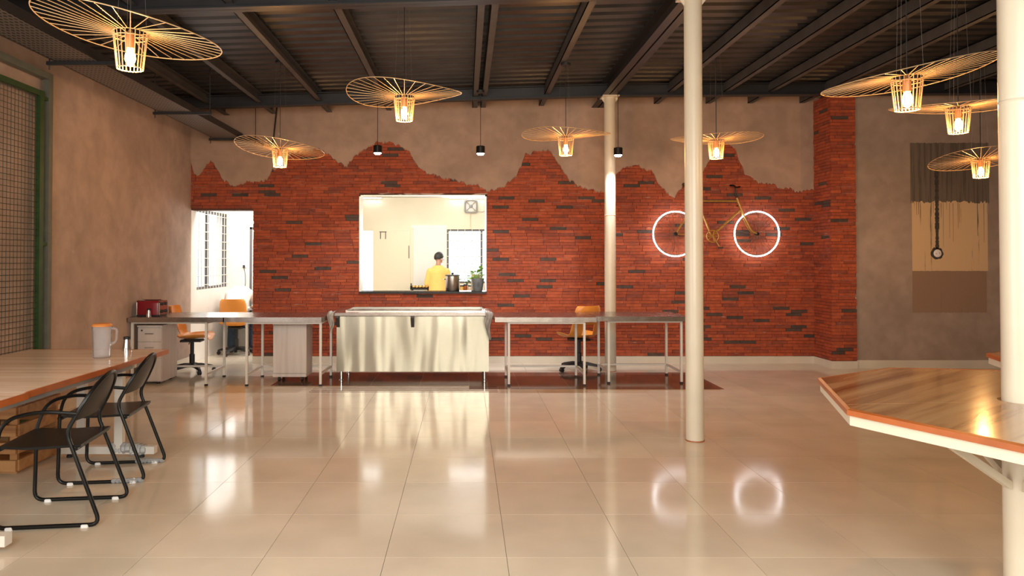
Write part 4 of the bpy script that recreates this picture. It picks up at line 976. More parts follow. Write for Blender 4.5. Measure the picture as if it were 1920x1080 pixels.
# ------------------------------------------------------------------ orange swivel chairs
def shell_chair(label, x, y, rz, hole=True):
    t = thing('swivel_chair', label, 'chair', (x, y, 0), rz, 'orange shell swivel chairs')
    prof_ = [(0.235, 0.425, .19), (0.20, 0.452, .215), (0.10, 0.452, .235), (-0.02, 0.445, .24), (-0.12, 0.452, .24), (-0.185, 0.49, .235), (-0.215, 0.555, .225), (-0.235, 0.63, .215), (-0.255, 0.71, .205), (-0.275, 0.79, .20), (-0.287, 0.845, .188), (-0.292, 0.872, .165)]
    n = 16; m = len(prof_); rows = []
    for i, (px_, pz, hw) in enumerate(prof_):
        s = min(1, max(0, (i - 3) / 3.0)); row = []
        for k in range(n + 1):
            v = 2 * k / n - 1
            lift = 0.055 * abs(v) ** 2.5
            row.append(Vector((px_ + s * lift * 1.3, v * hw, pz + (1 - s) * lift)))
        rows.append(row)
    vs = []; fs = []; N = m * (n + 1)
    nrm = []
    for i in range(m):
        a = Vector(prof_[max(i - 1, 0)][:2]); b = Vector(prof_[min(i + 1, m - 1)][:2]); d = (b - a).normalized(); nrm.append(Vector((d.y, 0, -d.x)) * 0.009)
    vs = [p for r_ in rows for p in r_] + [p - nrm[i] * -1 for i, r_ in enumerate(rows) for p in r_]
    skip = set()
    if hole:
        for i in (5, 6):
            for k in range(n):
                if abs(2 * (k + 0.5) / n - 1) < 0.42: skip.add((i, k))
    for i in range(m - 1):
        for k in range(n):
            if (i, k) in skip: continue
            q = (i * (n + 1) + k, i * (n + 1) + k + 1, (i + 1) * (n + 1) + k + 1, (i + 1) * (n + 1) + k); fs += [q, tuple(v + N for v in reversed(q))]
            for (di, dk, e) in ((0, -1, (3, 0)), (0, 1, (1, 2)), (-1, 0, (0, 1)), (1, 0, (2, 3))):
                ii, kk = i + di, k + dk
                if ii < 0 or ii >= m - 1 or kk < 0 or kk >= n or (ii, kk) in skip:
                    a, b = q[e[0]], q[e[1]]; fs.append((b, a, a + N, b + N))
    mb = MB(); mb.add(vs, fs); o = mb.build('seat_shell', M['orange'], t, ang=60); fix_normals(o)
    MB().cbox(-0.13, 0.13, -0.10, 0.10, 0.405, 0.435, 0.008).build('seat_plate', M['black_plastic'], t)
    MB().tube(fillet([(0.0, -0.08, 0.415), (0.02, -0.20, 0.41), (0.03, -0.25, 0.40)], 0.03), 0.006, 6).build('lever', M['black_plastic'], t)
    MB().lathe([(0.032, 0.08), (0.034, 0.12), (0.034, 0.24), (0.024, 0.245), (0.024, 0.41)], 18).build('gas_column', M['black_plastic'], t)
    for k in range(5):
        a = 2 * PI * k / 5 + 0.3; d = Vector((math.cos(a), math.sin(a), 0)); p = Vector((-d.y, d.x, 0))
        rings = []
        for (q, hw, z0, z1) in ((0.02, 0.032, 0.075, 0.125), (0.12, 0.026, 0.078, 0.118), (0.24, 0.020, 0.062, 0.092), (0.285, 0.017, 0.052, 0.075)):
            c = d * q; rings.append([c + p * hw + Vector((0, 0, z0)), c - p * hw + Vector((0, 0, z0)), c - p * hw * 0.6 + Vector((0, 0, z1)), c + p * hw * 0.6 + Vector((0, 0, z1))])
        lg = MB().loft(rings).build('base_arm', M['black_plastic'], t)
        ax = Matrix.Rotation(a + R(90), 3, 'Z') @ Matrix.Rotation(R(90), 3, 'Y')
        MB().lathe([(0.012, -0.022), (0.027, -0.02), (0.027, -0.005), (0.02, -0.003), (0.02, 0.003), (0.027, 0.005), (0.027, 0.02), (0.012, 0.022)], 14, d * 0.27 + Vector((0, 0, 0.027)), ax).build('castor', M['black_plastic'], lg)
    return t
shell_chair('orange shell swivel chair turned sideways beside the drawer pedestal', -3.57, 9.42, R(5))
shell_chair('orange shell swivel chair with the seated person in the side room', -3.56, 11.2, R(92), False)
shell_chair('orange shell swivel chair tucked behind the steel table against the brick wall', 1.50, 9.55, R(116))

# ------------------------------------------------------------------ bicycle with light-ring wheels
BY = YB - 0.13
def bp(px, py): p = at(px, py, BY); return Vector((p.x, 0, p.z))
bk = thing('bicycle', 'gold painted bicycle hung on the brick wall with glowing white wheel rings', 'bicycle', (0, BY, 0))
def wheel(c):
    wv = MB().tube([c + Vector((0.317 * math.cos(2 * PI * k / 64), 0, 0.317 * math.sin(2 * PI * k / 64))) for k in range(64)], 0.0075, 8, True).build('light_ring', M['led'], bk, label='glowing white light ring wheel rim')
    MB().tube([c + Vector((0.300 * math.cos(2 * PI * k / 48), 0, 0.300 * math.sin(2 * PI * k / 48))) for k in range(48)], 0.006, 6, True).build('rim', M['spoke'], wv)
    sp_ = MB()
    for k in range(36):
        a = 2 * PI * k / 36; b_ = a + (0.9 if k % 2 else -0.9); s = 0.02 if (k // 2) % 2 else -0.02
        sp_.tube([c + Vector((0.022 * math.cos(b_), s, 0.022 * math.sin(b_))), c + Vector((0.298 * math.cos(a), 0, 0.298 * math.sin(a)))], 0.0016, 4)
    sp_.build('spokes', M['spoke'], wv)
    MB().lathe([(0.012, -0.05), (0.026, -0.03), (0.018, -0.02), (0.018, 0.02), (0.026, 0.03), (0.012, 0.05)], 14, c, Matrix.Rotation(R(90), 3, 'X')).build('hub', M['black'], wv)
ra, fa = bp(1266.5, 438.5), bp(1419, 438.5)
wheel(ra); wheel(fa)
bbk = bp(1334, 443); sc_ = bp(1307, 376); h1, h2 = bp(1381.5, 371), bp(1389.5, 392)
MB().tube([bp(1307, 377), bp(1382, 377)], 0.013, 10).build('top_tube', M['gold'], bk)
MB().tube([bbk, h2], 0.016, 10).build('down_tube', M['gold'], bk)
MB().tube([bbk, sc_ + (sc_ - bbk) * 0.06], 0.014, 10).build('seat_tube', M['gold'], bk)
MB().tube([h1, h2], 0.018, 10).build('head_tube', M['gold'], bk)
for s in (-0.035, 0.035):
    o_ = Vector((0, s, 0))
    MB().tube([ra + o_, bbk + o_ * 0.5], 0.009, 8).build('chain_stay', M['gold'], bk)
    MB().tube([ra + o_, sc_ + o_ * 0.4], 0.008, 8).build('seat_stay', M['gold'], bk)
    MB().tube(fillet([h2 + o_ * 0.5, h2 * 0.45 + bp(1402, 428) * 0.55 + o_, bp(1408, 434) + o_, fa + o_], 0.12), 0.011, 8).build('fork_blade', M['gold'], bk)
MB().tube(fillet([h1, bp(1378, 360), bp(1378.5, 353)], 0.03), 0.012, 8).build('stem', M['black'], bk)
c_ = bp(1378.5, 351)
MB().tube(fillet([bp(1364, 349) + Vector((0, -0.10, 0)), bp(1374, 349) + Vector((0, -0.06, 0)), c_, bp(1384, 351) + Vector((0, 0.04, 0)), bp(1391, 349) + Vector((0, 0.08, 0.0))], 0.04), 0.013, 8).build('handlebar', M['black'], bk)
MB().tube([bp(1304.5, 369), bp(1299, 354)], 0.012, 8).build('seat_post', M['chrome'], bk)
st_ = bp(1297, 350)
rings = []
for (dx, w_, z_) in ((-0.12, 0.06, 0.035), (-0.09, 0.075, 0.02), (-0.02, 0.055, 0.008), (0.06, 0.025, 0.004), (0.14, 0.018, 0.0)):
    rings.append([st_ + Vector((dx, w_ * math.cos(2 * PI * k / 10), z_ + 0.02 * math.sin(2 * PI * k / 10))) for k in range(10)])
MB().loft(rings).build('saddle', M['black'], bk)
cr = MB().tube([bbk + Vector((0.083 * math.cos(2 * PI * k / 32), -0.05, 0.083 * math.sin(2 * PI * k / 32))) for k in range(32)], 0.009, 8, True)
for k in range(5):
    a = 2 * PI * k / 5; cr.tube([bbk + Vector((0, -0.05, 0)), bbk + Vector((0.08 * math.cos(a), -0.05, 0.08 * math.sin(a)))], 0.008, 6)
cr = cr.build('chainring', M['gold'], bk)
pe = bp(1347, 465)
MB().tube([bbk + Vector((0, -0.07, 0)), pe + Vector((0, -0.07, 0))], 0.009, 8).build('crank', M['gold'], bk)
MB().box(pe.x - 0.03, pe.x + 0.03, -0.11, -0.075, pe.z - 0.012, pe.z + 0.012).build('pedal', M['steel_grey'], bk, smooth=False)
for p in (bp(1316, 400), bp(1387, 385)): MB().tube([p, p + Vector((0, 0.108, 0))], 0.008, 6).build('wall_hook', M['black'], bk)

# ------------------------------------------------------------------ painted sample patch on the grey wall
py_ = YC + 0.02
def gx(px): return at(px, 480, py_).x
def gz(py): return at(1780, py, py_).z
pt = thing('paint_sample_patch', 'tall paint sample patch in dark brown, cream and tan bands on the grey wall', 'painted patch', (gx(1781), py_, 0))
ox = gx(1781)
def ragged(name, px0, px1, zt, zb, mat, jt, jb, th, seed, jx=0.008):
    rnd = random.Random(seed); n = 60; mb = MB(); x0, x1 = gx(px0) - ox, gx(px1) - ox; top = []; bot = []
    for k in range(n + 1):
        x = x0 + (x1 - x0) * k / n; top.append((x, zt + rnd.uniform(-jt, jt))); bot.append((x, zb + rnd.uniform(-jb, jb)))
    for k in range(n):
        a, b, c, d = top[k], top[k + 1], bot[k + 1], bot[k]
        mb.add([(a[0], -th, a[1]), (b[0], -th, b[1]), (c[0], -th, c[1]), (d[0], -th, d[1])], [(3, 2, 1, 0)])
    mb.build(name, mat, pt, smooth=False)
ragged('dark_band', 1708, 1856, gz(268), gz(381), M['paint_dark'], 0.006, 0.0, 0.0025, 1)
ragged('cream_band', 1710, 1852, gz(379), gz(508), M['paint_cream'], 0.022, 0.003, 0.004, 2)
ragged('tan_band', 1710, 1849, gz(508), gz(586), M['paint_brown'], 0.003, 0.005, 0.0035, 3)
mb = MB(); rr_ = random.Random(5); z = gz(318); xc = gx(1757) - ox; pr = []
while z > gz(468): pr.append((z, 0.024 + rr_.uniform(-0.007, 0.007))); z -= 0.02
for (za, wa), (zb, wb_) in zip(pr, pr[1:]): mb.add([(xc - wa, -0.006, za), (xc + wa, -0.006, za), (xc + wb_, -0.006, zb), (xc - wb_, -0.006, zb)], [(3, 2, 1, 0)])
mb.add([(xc, -0.006, gz(475))] + [(xc + (0.085 + rr_.uniform(-.012, .012)) * math.cos(2 * PI * k / 24), -0.006, gz(475) + (0.085 + rr_.uniform(-.012, .012)) * math.sin(2 * PI * k / 24)) for k in range(24)], [(0, (k + 1) % 24 + 1, k + 1) for k in range(24)])
mb.build('dark_drip', M['paint_trail'], pt, smooth=False)
for k in range(14):
    rnd = random.Random(40 + k); xa = gx(rnd.uniform(1714, 1848)) - ox; za = gz(379) + rnd.uniform(-0.02, 0.02); ln = rnd.uniform(0.1, 0.7); wd = rnd.uniform(0.002, 0.004)
    MB().add([(xa - wd, -0.005, za), (xa + wd, -0.005, za), (xa + wd * 0.5, -0.005, za - ln), (xa - wd * 0.5, -0.005, za - ln)], [(3, 2, 1, 0)]).build('drip_run', M['paint_trail'], pt, smooth=False)
jb = thing('junction_box', 'round white junction box cover in the dark ring of the painted patch', 'junction box', (gx(1757), py_, gz(475)))
MB().lathe([(0.052, 0.004), (0.052, 0.014), (0.046, 0.018)], 28, (0, 0, 0), Matrix.Rotation(R(90), 3, 'X')).build('cover', M['white_plastic'], jb)
for k in (-1, 1): MB().lathe([(0.006, 0.018), (0.006, 0.021)], 10, (0.022 * k, 0, 0.005 * k), Matrix.Rotation(R(90), 3, 'X')).build('screw', M['edging'], jb)

# ------------------------------------------------------------------ wire pendant lamps
NR, NB = 36, 22
bar_me = None
def wire_lamp(label, px, pyb, Y, tiltx, tilty, phase, warp=0.033, lift=0.0):
    base = at(px, pyb, Y)
    zc = zbeam(base.x) + (0.05 if min(abs(base.x - q) for q in PUR + [1.89]) < 0.07 else 0.183)
    t = thing('wire_pendant_lamp', label, 'lamp', (base.x, base.y, base.z), 0, 'wide wire pendant lamps')
    r0, r1, h, RR = 0.070, 0.091, 0.205, 0.49
    topz = h
    def ring_z(a, r): return topz + (r / RR) * (RR * (math.tan(tiltx) * math.cos(a) + math.tan(tilty) * math.sin(a)) + lift + warp * math.cos(2 * (a - phase)))
    outer = [(RR * math.cos(2 * PI * k / 72), RR * math.sin(2 * PI * k / 72), ring_z(2 * PI * k / 72, RR)) for k in range(72)]
    wr_ = 0.0028
    MB().tube(outer, wr_ * 1.15, 6, True).build('brim_ring', M['wire'], t)
    for k in range(NR):
        a = 2 * PI * (k + 0.5) / NR
        MB().tube([(r1 * math.cos(a), r1 * math.sin(a), topz), (RR * math.cos(a), RR * math.sin(a), ring_z(a, RR))], wr_ * 0.85, 5).build('rib', M['wire'], t)
    for (r, z) in ((r1, h), (r0, 0.0), (r1 * 0.97, h - 0.028)):
        MB().tube([(r * math.cos(2 * PI * k / 40), r * math.sin(2 * PI * k / 40), z) for k in range(40)], wr_, 6, True).build('cage_ring', M['wire'], t)
    for k in range(NB):
        a = 2 * PI * k / NB
        inst('cage_bar', bar_me, t, (0, 0, 0), (1, 1, 1), (0, 0, a))
    for k in range(3):
        a = 2 * PI * k / 3 + 0.4; MB().tube([(0.02 * math.cos(a), 0.02 * math.sin(a), h - 0.01), (r1 * math.cos(a), r1 * math.sin(a), h)], wr_, 5).build('holder_arm', M['wire'], t)
    MB().lathe([(0.024, 0.115), (0.026, 0.12), (0.026, 0.195), (0.018, 0.205), (0.006, 0.225)], 18).build('socket', M['socket'], t)
    MB().lathe([(0.004, 0.012), (0.02, 0.025), (0.030, 0.055), (0.026, 0.085), (0.014, 0.118)], 18).build('bulb', M['bulb'], t)
    MB().tube([(0, 0, 0.22), (0, 0, zc - base.z)], 0.0035, 6).build('cord', M['cord'], t)
    MB().lathe([(0.055, zc - base.z - 0.03), (0.055, zc - base.z - 0.006), (0.03, zc - base.z)], 20).build('ceiling_rose', M['black_plastic'], t)
    for k in range(3):
        a = 2 * PI * k / 3 + phase
        MB().tube([(r1 * math.cos(a), r1 * math.sin(a), h), (0.05 * math.cos(a), 0.05 * math.sin(a), zc - base.z - 0.02)], 0.0008, 4).build('suspension_wire', M['thin_wire'], t)
    l = bpy.data.lights.new('lamp_bulb_light', 'POINT'); l.energy = 26; l.color = (1.0, 0.50, 0.17); l.shadow_soft_size = 0.03
    lo = bpy.data.objects.new('lamp_bulb_light', l); COL.objects.link(lo); lo.parent = t; lo.location = (0, 0, -0.01)
    return t
bar_me = MB().tube([(0.070, 0, 0), (0.091, 0, 0.205)], 0.0028, 5).mesh('cage_bar', M['wire'])
LAMPS = [
    ('glowing wire pendant lamp under the front roof beam, above the long table', 244, 129, 4.05, R(-8.5), R(-1), R(45), .012, 0.0),
    ('glowing wire pendant lamp before the torn plaster beside the cable tray end', 525, 313, 8.05, R(-5), R(-6), R(45), .012, 0.0),
    ('glowing wire pendant lamp hanging in line with the kitchen pass-through, brim wavy', 758, 226, 6.13, R(0), R(0), R(45), .034, 0.03),
    ('glowing wire pendant lamp beside the column that stands against the brick wall', 1061, 291, 8.0, R(0), R(2), R(45), .022, 0.03),
    ('glowing wire pendant lamp over the bicycle, half behind the free-standing column', 1343, 297, 8.0, R(0), R(2), R(-45), .015, 0.02),
    ('glowing wire pendant lamp above the octagonal table, its brim tilted steeply', 1701, 206, 4.55, R(8.4), R(0), R(-40), .014, 0.0),
    ('glowing wire pendant lamp before the brick pier, brim touching the thick column', 1797, 249, 5.85, R(1), R(5), R(-45), .014, 0.01),
    ('glowing wire pendant lamp in front of the painted patch on the grey wall', 1839, 333, 7.9, R(0), R(-8), R(45), .01, 0.0)]
for L in LAMPS: wire_lamp(*L)

# ------------------------------------------------------------------ small black cylinder spotlights
def spot(label, px, pyb, Y):
    p = at(px, pyb, Y); zc = zbeam(p.x) + (0.05 if min(abs(p.x - q) for q in PUR + [1.89]) < 0.07 else 0.183)
    t = thing('cylinder_pendant_light', label, 'light', p, 0, 'black cylinder pendant lights')
    MB().lathe([(0.052, 0.004), (0.056, 0.0), (0.056, 0.09), (0.050, 0.096), (0.006, 0.098)], 24).build('housing', M['black'], t)
    MB().lathe([(0.012, -0.022), (0.034, -0.017), (0.048, -0.004), (0.048, 0.003)], 24).build('lens', M['spot_face'], t)
    MB().tube([(0, 0, 0.097), (0, 0, zc - p.z)], 0.004, 6).build('cord', M['cord'], t)
    MB().lathe([(0.05, zc - p.z - 0.03), (0.05, zc - p.z)], 18).build('ceiling_rose', M['black_plastic'], t)
    l = bpy.data.lights.new('spot_beam', 'SPOT'); l.energy = 75; l.spot_size = R(125); l.spot_blend = 0.6; l.color = (0.96, 0.97, 1.0); l.shadow_soft_size = 0.04
    lo = bpy.data.objects.new('spot_beam', l); COL.objects.link(lo); lo.parent = t; lo.location = (0, 0, -0.035)
spot('black cylinder pendant light in front of the tall brick peak over the pass-through', 708, 287, 9.2)
spot('black cylinder pendant light before plain plaster, above the pass-through corner by the fan', 901, 288, 9.2)
spot('black cylinder pendant light hanging close beside the column at the brick wall', 1159, 291, 9.2)

# ------------------------------------------------------------------ pot, planter, kitchen counter things
def on_sill(px): p = at(px, 547, YB + 0.12); return (p.x, YB + 0.12, PZ0)
po = thing('steel_pot', 'tall stainless steel pot with dark lid on the pass-through sill', 'pot', on_sill(848.5))
MB().lathe([(0.098, 0), (0.101, 0.006), (0.101, 0.215), (0.106, 0.22)], 32).build('body', M['steel'], po)
MB().lathe([(0.108, 0.22), (0.108, 0.228), (0.09, 0.236), (0.02, 0.24)], 32).build('lid', M['steel_grey'], po)
MB().lathe([(0.012, 0.238), (0.02, 0.255), (0.012, 0.265)], 14).build('knob', M['black_plastic'], po)
for s in (-1, 1): MB().tube(fillet([(s * 0.1, -0.03, 0.17), (s * 0.13, -0.02, 0.17), (s * 0.13, 0.02, 0.17), (s * 0.1, 0.03, 0.17)], 0.02), 0.006, 6).build('handle', M['chrome'], po)
pp = on_sill(896)
plt = thing('potted_plant', 'grey planter with bright green trailing plant on the pass-through sill', 'plant', pp)
MB().lathe([(0.06, 0), (0.066, 0.01), (0.088, 0.17), (0.09, 0.185), (0.08, 0.185), (0.078, 0.17)], 28).build('planter', M['pot_grey'], plt)
MB().box(-0.004, 0.0, -0.089, -0.082, 0.06, 0.13).box(0.012, 0.016, -0.089, -0.082, 0.06, 0.13).build('planter_mark', M['black_plastic'], plt, smooth=False)
MB().lathe([(0.0785, 0.165), (0.02, 0.172)], 20).build('soil', M['trousers'], plt)
rnd = random.Random(3)
def leaf(p, d, ln, wd):
    d = Vector(d).normalized(); s = d.cross(Vector((0, 0, 1)));
    if s.length < 0.1: s = Vector((1, 0, 0))
    s.normalize(); up = s.cross(d); p = Vector(p)
    vs = [p, p + d * ln * .3 + s * wd * .8 + up * .008, p + d * ln * .65 + s * wd + up * .004, p + d * ln - up * .012, p + d * ln * .65 - s * wd + up * .004, p + d * ln * .3 - s * wd * .8 + up * .008, p + d * ln * .45 - up * .006]
    return MB().add(vs, [(0, 1, 6), (1, 2, 6), (2, 3, 6), (3, 4, 6), (4, 5, 6), (5, 0, 6)])
for k in range(26):
    a = rnd.uniform(0, 2 * PI); el = rnd.uniform(0.1, 1.3); d = Vector((math.cos(a) * math.cos(el), math.sin(a) * math.cos(el), math.sin(el)))
    st = Vector((-0.03, 0, 0.17)); e_ = st + d * rnd.uniform(0.06, 0.13)
    MB().tube([st, e_], 0.002, 4).build('stem', M['leaf'], plt)
    leaf(e_, (d.x, d.y, d.z * 0.2), rnd.uniform(0.05, 0.075), 0.022).build('leaf', M['leaf'], plt)
for (dx, dz) in ((0.03, 0.32), (0.045, 0.29), (0.02, 0.27), (0.11, 0.20), (-0.12, 0.12), (-0.15, 0.09)):
    MB().tube([(0.0, 0, 0.17), (dx * 0.6, 0.0, dz * 0.8), (dx, 0, dz)], 0.002, 4).build('stem', M['leaf'], plt)
    leaf((dx, 0, dz), (dx * 4 + 0.1, -0.5, 0.6), 0.075, 0.026).build('leaf', M['leaf'], plt)
bxp = at(893, 540, YB + 0.28)
tag(MB().cbox(-0.075, 0.075, -0.03, 0.03, 0, 0.24, 0.004).build('paper_box', M['kraft']), 'tan paper box standing behind the grey planter', 'box').location = (bxp.x, YB + 0.288, PZ0)
# kitchen counter along the far wall
kc = thing('kitchen_counter', 'kitchen counter below the far window beyond the pass-through', 'counter', (0.2, 13.75, 0))
MB().box(-1.6, 1.8, -0.3, 0.40, 0.82, 0.86).build('worktop', M['granite'], kc, smooth=False)
MB().box(-1.55, 1.75, -0.25, 0.40, 0.0, 0.82).build('cabinet_body', M['kwhite'], kc, smooth=False)
gp = at(787, 540, 13.45)
gr = thing('griddle', 'black griddle tray with fried food beside the person in yellow', 'griddle', (gp.x, 13.62, 0.86))
MB().box(-0.18, 0.18, -0.15, 0.15, 0.05, 0.075).box(-0.18, -0.165, -0.15, 0.15, 0.075, 0.12).box(0.165, 0.18, -0.15, 0.15, 0.075, 0.12).box(-0.165, 0.165, 0.135, 0.15, 0.075, 0.12).build('tray', M['black'], gr, smooth=False)
for xx in (-0.15, 0.15):
    for yy in (-0.12, 0.12): MB().lathe([(0.012, 0), (0.012, 0.05)], 8, (xx, yy, 0)).build('foot', M['black'], gr)
MB().tube([(-0.165, -0.1, 0.12), (-0.165, -0.1, 0.17)], 0.012, 8).build('knob', M['steel_grey'], gr)
for k in range(10):
    fo = MB().ball((0, 0, 0), (rnd.uniform(.026, .030), rnd.uniform(.03, .036), rnd.uniform(.018, .028)), 9, 6).build('fried_snack', M['food'])
    fo.location = (gp.x - 0.125 + 0.0625 * (k % 5), 13.62 - 0.06 + 0.085 * (k // 5) + rnd.uniform(-.004, .004), 0.86 + 0.105)
    tag(fo, 'golden fried snack lying on the black griddle tray', 'food', 'fried snacks on the griddle')
gl = at(803, 532, 13.7)
tag(MB().lathe([(0.03, 0), (0.036, 0.15), (0.033, 0.15), (0.028, 0.01)], 16).build('glass_tumbler', M['clear']), 'clear tumbler behind the griddle tray', 'glass').location = (gl.x, 13.86, 0.86)
jx = [at(p, 535, 13.8).x for p in (866, 873, 881)]
for k, (x_, c_m, hh, lab) in enumerate(((jx[0], 'food', 0.13, 'orange spice jar with dark lid beside the steel pot'), (jx[1], 'edging', 0.15, 'reddish spice jar with dark lid in the middle of the jar row'), (jx[2], 'kraft', 0.13, 'tan spice jar with dark lid nearest the grey planter'))):
    t = thing('spice_jar', lab, 'jar', (x_, 13.7, 0.86), 0, 'spice jars on the kitchen counter')
    MB().lathe([(0.034, 0), (0.036, 0.01), (0.036, hh * 0.8)], 16).build('body', M[c_m], t); MB().lathe([(0.037, hh * 0.8), (0.037, hh), (0.03, hh + .004)], 16).build('lid', M['black_plastic'], t)

# ------------------------------------------------------------------ people
def remesh(mb, name, mat, parent, voxel=0.009, smooth=6):
    o = mb.build(name, mat); md = o.modifiers.new('r', 'REMESH'); md.mode = 'VOXEL'; md.voxel_size = voxel
    sm = o.modifiers.new('s', 'SMOOTH'); sm.factor = 0.5; sm.iterations = smooth
    dg = bpy.context.evaluated_depsgraph_get(); me = bpy.data.meshes.new_from_object(o.evaluated_get(dg))
    o.modifiers.clear(); o.data = me; me.polygons.foreach_set('use_smooth', [True] * len(me.polygons))
    if not me.materials: me.materials.append(mat)
    if parent is not None: o.parent = parent
    return o
def limb(mb, pts, rr, n=14):
    pts = [Vector(p) for p in pts]; q = []; r2 = []
    for i in range(len(pts) - 1):
        for k in range(6):
            t_ = k / 6; q.append(pts[i].lerp(pts[i + 1], t_)); r2.append(rr[i] + (rr[i + 1] - rr[i]) * t_)
    q.append(pts[-1]); r2.append(rr[-1])
    mb.tube(q, 0, n, False, r2)
    for p, r_ in ((pts[0], rr[0]), (pts[-1], rr[-1])): mb.ball(p, r_, n, 8)
    for p, r_ in zip(pts[1:-1], rr[1:-1]): mb.ball(p, r_, n, 8)
def torso(mb, secs, n=20):
    rings = []
    for (c, rx, ry) in secs: rings.append([Vector(c) + Vector((rx * math.cos(2 * PI * k / n), ry * math.sin(2 * PI * k / n), 0)) for k in range(n)])
    mb.loft(rings)
def hand(mb, wrist, d, palm_n, thumb_side):
    d = Vector(d).normalized(); pn_ = Vector(palm_n).normalized(); s = d.cross(pn_).normalized() * thumb_side; wv = Vector(wrist)
    limb(mb, [wv, wv + d * 0.045, wv + d * 0.085], [0.024, 0.028, 0.026], 10)
    for q in (-0.022, 0.022): limb(mb, [wv + d * 0.03 + s * q * 0.6, wv + d * 0.085 + s * q], [0.016, 0.015], 8)
    for i, (off, ln) in enumerate(((0.030, 0.066), (0.010, 0.075), (-0.010, 0.070), (-0.030, 0.054))):
        b0 = wv + d * 0.085 + s * off; b1 = b0 + (d * 0.85 + pn_ * 0.4).normalized() * ln * 0.5; b2 = b1 + (d * 0.4 + pn_ * 0.85).normalized() * ln * 0.5
        limb(mb, [b0, b1, b2], [0.0095, 0.0088, 0.0078], 8)
    t0 = wv + d * 0.03 + s * 0.026; t1 = t0 + (d * 0.6 + s * 0.7 + pn_ * 0.3).normalized() * 0.035; t2 = t1 + (d * 0.9 + pn_ * 0.4).normalized() * 0.03
    limb(mb, [t0, t1, t2], [0.013, 0.0105, 0.009], 8)
def head(mb, c, fwd, up=Vector((0, 0, 1)), s=1.0):
    f = Vector(fwd).normalized(); u = (Vector(up) - f * Vector(up).dot(f)).normalized(); r_ = f.cross(u)
    def P(a, b, c_): return Vector(c) + (f * a + r_ * b + u * c_) * s
    def eb(p, ra, rb, rc, n=14, m=10):
        rings = []
        for i in range(1, m):
            a = PI * i / m - PI / 2
            rings.append([p + (f * ra * math.cos(a) * math.cos(2 * PI * k / n) + r_ * rb * math.cos(a) * math.sin(2 * PI * k / n) + u * rc * math.sin(a)) * s for k in range(n)])
        mb.loft(rings)
    eb(P(-0.01, 0, 0.03), 0.095, 0.076, 0.09); eb(P(0.022, 0, -0.035), 0.068, 0.06, 0.078)
    eb(P(0.05, 0, -0.085), 0.035, 0.034, 0.028)
    eb(P(0.095, 0, -0.02), 0.02, 0.013, 0.026, 10, 8); eb(P(0.088, 0, 0.002), 0.012, 0.009, 0.03, 8, 6)
    eb(P(0.08, 0, -0.06), 0.014, 0.026, 0.007, 10, 6); eb(P(0.08, 0, -0.073), 0.013, 0.022, 0.007, 10, 6)
    eb(P(0.075, 0, 0.028), 0.018, 0.05, 0.01, 10, 6)
    for sd in (-1, 1): eb(P(-0.008, sd * 0.078, -0.012), 0.019, 0.009, 0.031, 10, 8)
    return P, eb
def face_bits(c, fwd, up, parent, s=1.0):
    mbe = MB(); P, eb = head(MB(), c, fwd, up, s)
    f = Vector(fwd).normalized()
    for sd in (-1, 1): mbe.ball(P(0.078, sd * 0.03, 0.008), 0.010 * s, 10, 8)
    mbe.build('eyes', M['hair'], parent)
def hair(c, fwd, up, parent, mat, s=1.0):
    f = Vector(fwd).normalized(); u = (Vector(up) - f * Vector(up).dot(f)).normalized(); r_ = f.cross(u); mb = MB()
    n, m = 28, 14; rings = []
    for i in range(m):
        th = (i + 0.5) / m * R(142)
        row = []
        for k in range(n):
            ph = 2 * PI * k / n; front = max(0, math.cos(ph)); tt = th * (1 - 0.50 * front ** 0.7 - 0.16 * abs(math.sin(ph)))
            jit = 1 + 0.02 * math.sin(7 * ph + 3 * i)
            row.append(Vector(c) + (f * (-0.012 + 0.104 * jit * math.sin(tt) * math.cos(ph)) + r_ * 0.085 * jit * math.sin(tt) * math.sin(ph) + u * (0.03 + 0.102 * jit * math.cos(tt))) * s)
        rings.append(row)
    inner = [[Vector(c) + (p - Vector(c)) * 0.90 for p in rings[-1]]]
    mb.loft(rings + inner); mb.build('hair', mat, parent)
def person(name_label, loc, rz):
    return thing('person', name_label, 'person', loc, rz)

# standing cook: back to the hall, head turned right and bowed. local +y = facing
P1 = at(822, 540, 13.0)
cook_loc = Vector((P1.x, 13.0, 0))
body = MB()
torso(body, [((0, 0, 0.80), .14, .10), ((0, 0, 0.90), .155, .105), ((0, 0.0, 1.0), .145, .095), ((0, 0.005, 1.12), .15, .10), ((0, 0.01, 1.24), .165, .105), ((0, 0.015, 1.29), .145, .085), ((0, 0.02, 1.345), .08, .06), ((0, 0.025, 1.385), .05, .05)])
limb(body, [(0, 0.025, 1.33), (0.005, 0.04, 1.43)], [.052, .048])
hc = Vector((0.012, 0.065, 1.485)); hf = Vector((0.75, 0.62, -0.32))
head(body, hc, hf, s=0.97)
for s in (-1, 1):
    sh, el, wr_ = Vector((s * 0.158, 0.01, 1.265)), Vector((s * 0.208, 0.02, 1.04)), Vector((s * 0.15, 0.23, 1.03))
    limb(body, [sh, el, wr_], [.052, .040, .026]); hand(body, wr_, (-s * 0.1, 1, -0.15), (0, -0.1, -1), -1 if s > 0 else 1)
    limb(body, [(s * 0.08, 0, 0.84), (s * 0.09, 0.015, 0.47), (s * 0.09, -0.01, 0.09)], [.085, .056, .040])
    limb(body, [(s * 0.09, -0.03, 0.035), (s * 0.10, 0.15, 0.03)], [.04, .034])
cook = remesh(body, 'person', M['skin'], None, 0.008, 4); cook.location = cook_loc
tag(cook, 'person in a yellow shirt standing with back turned in the kitchen', 'person')
sh_ = MB()
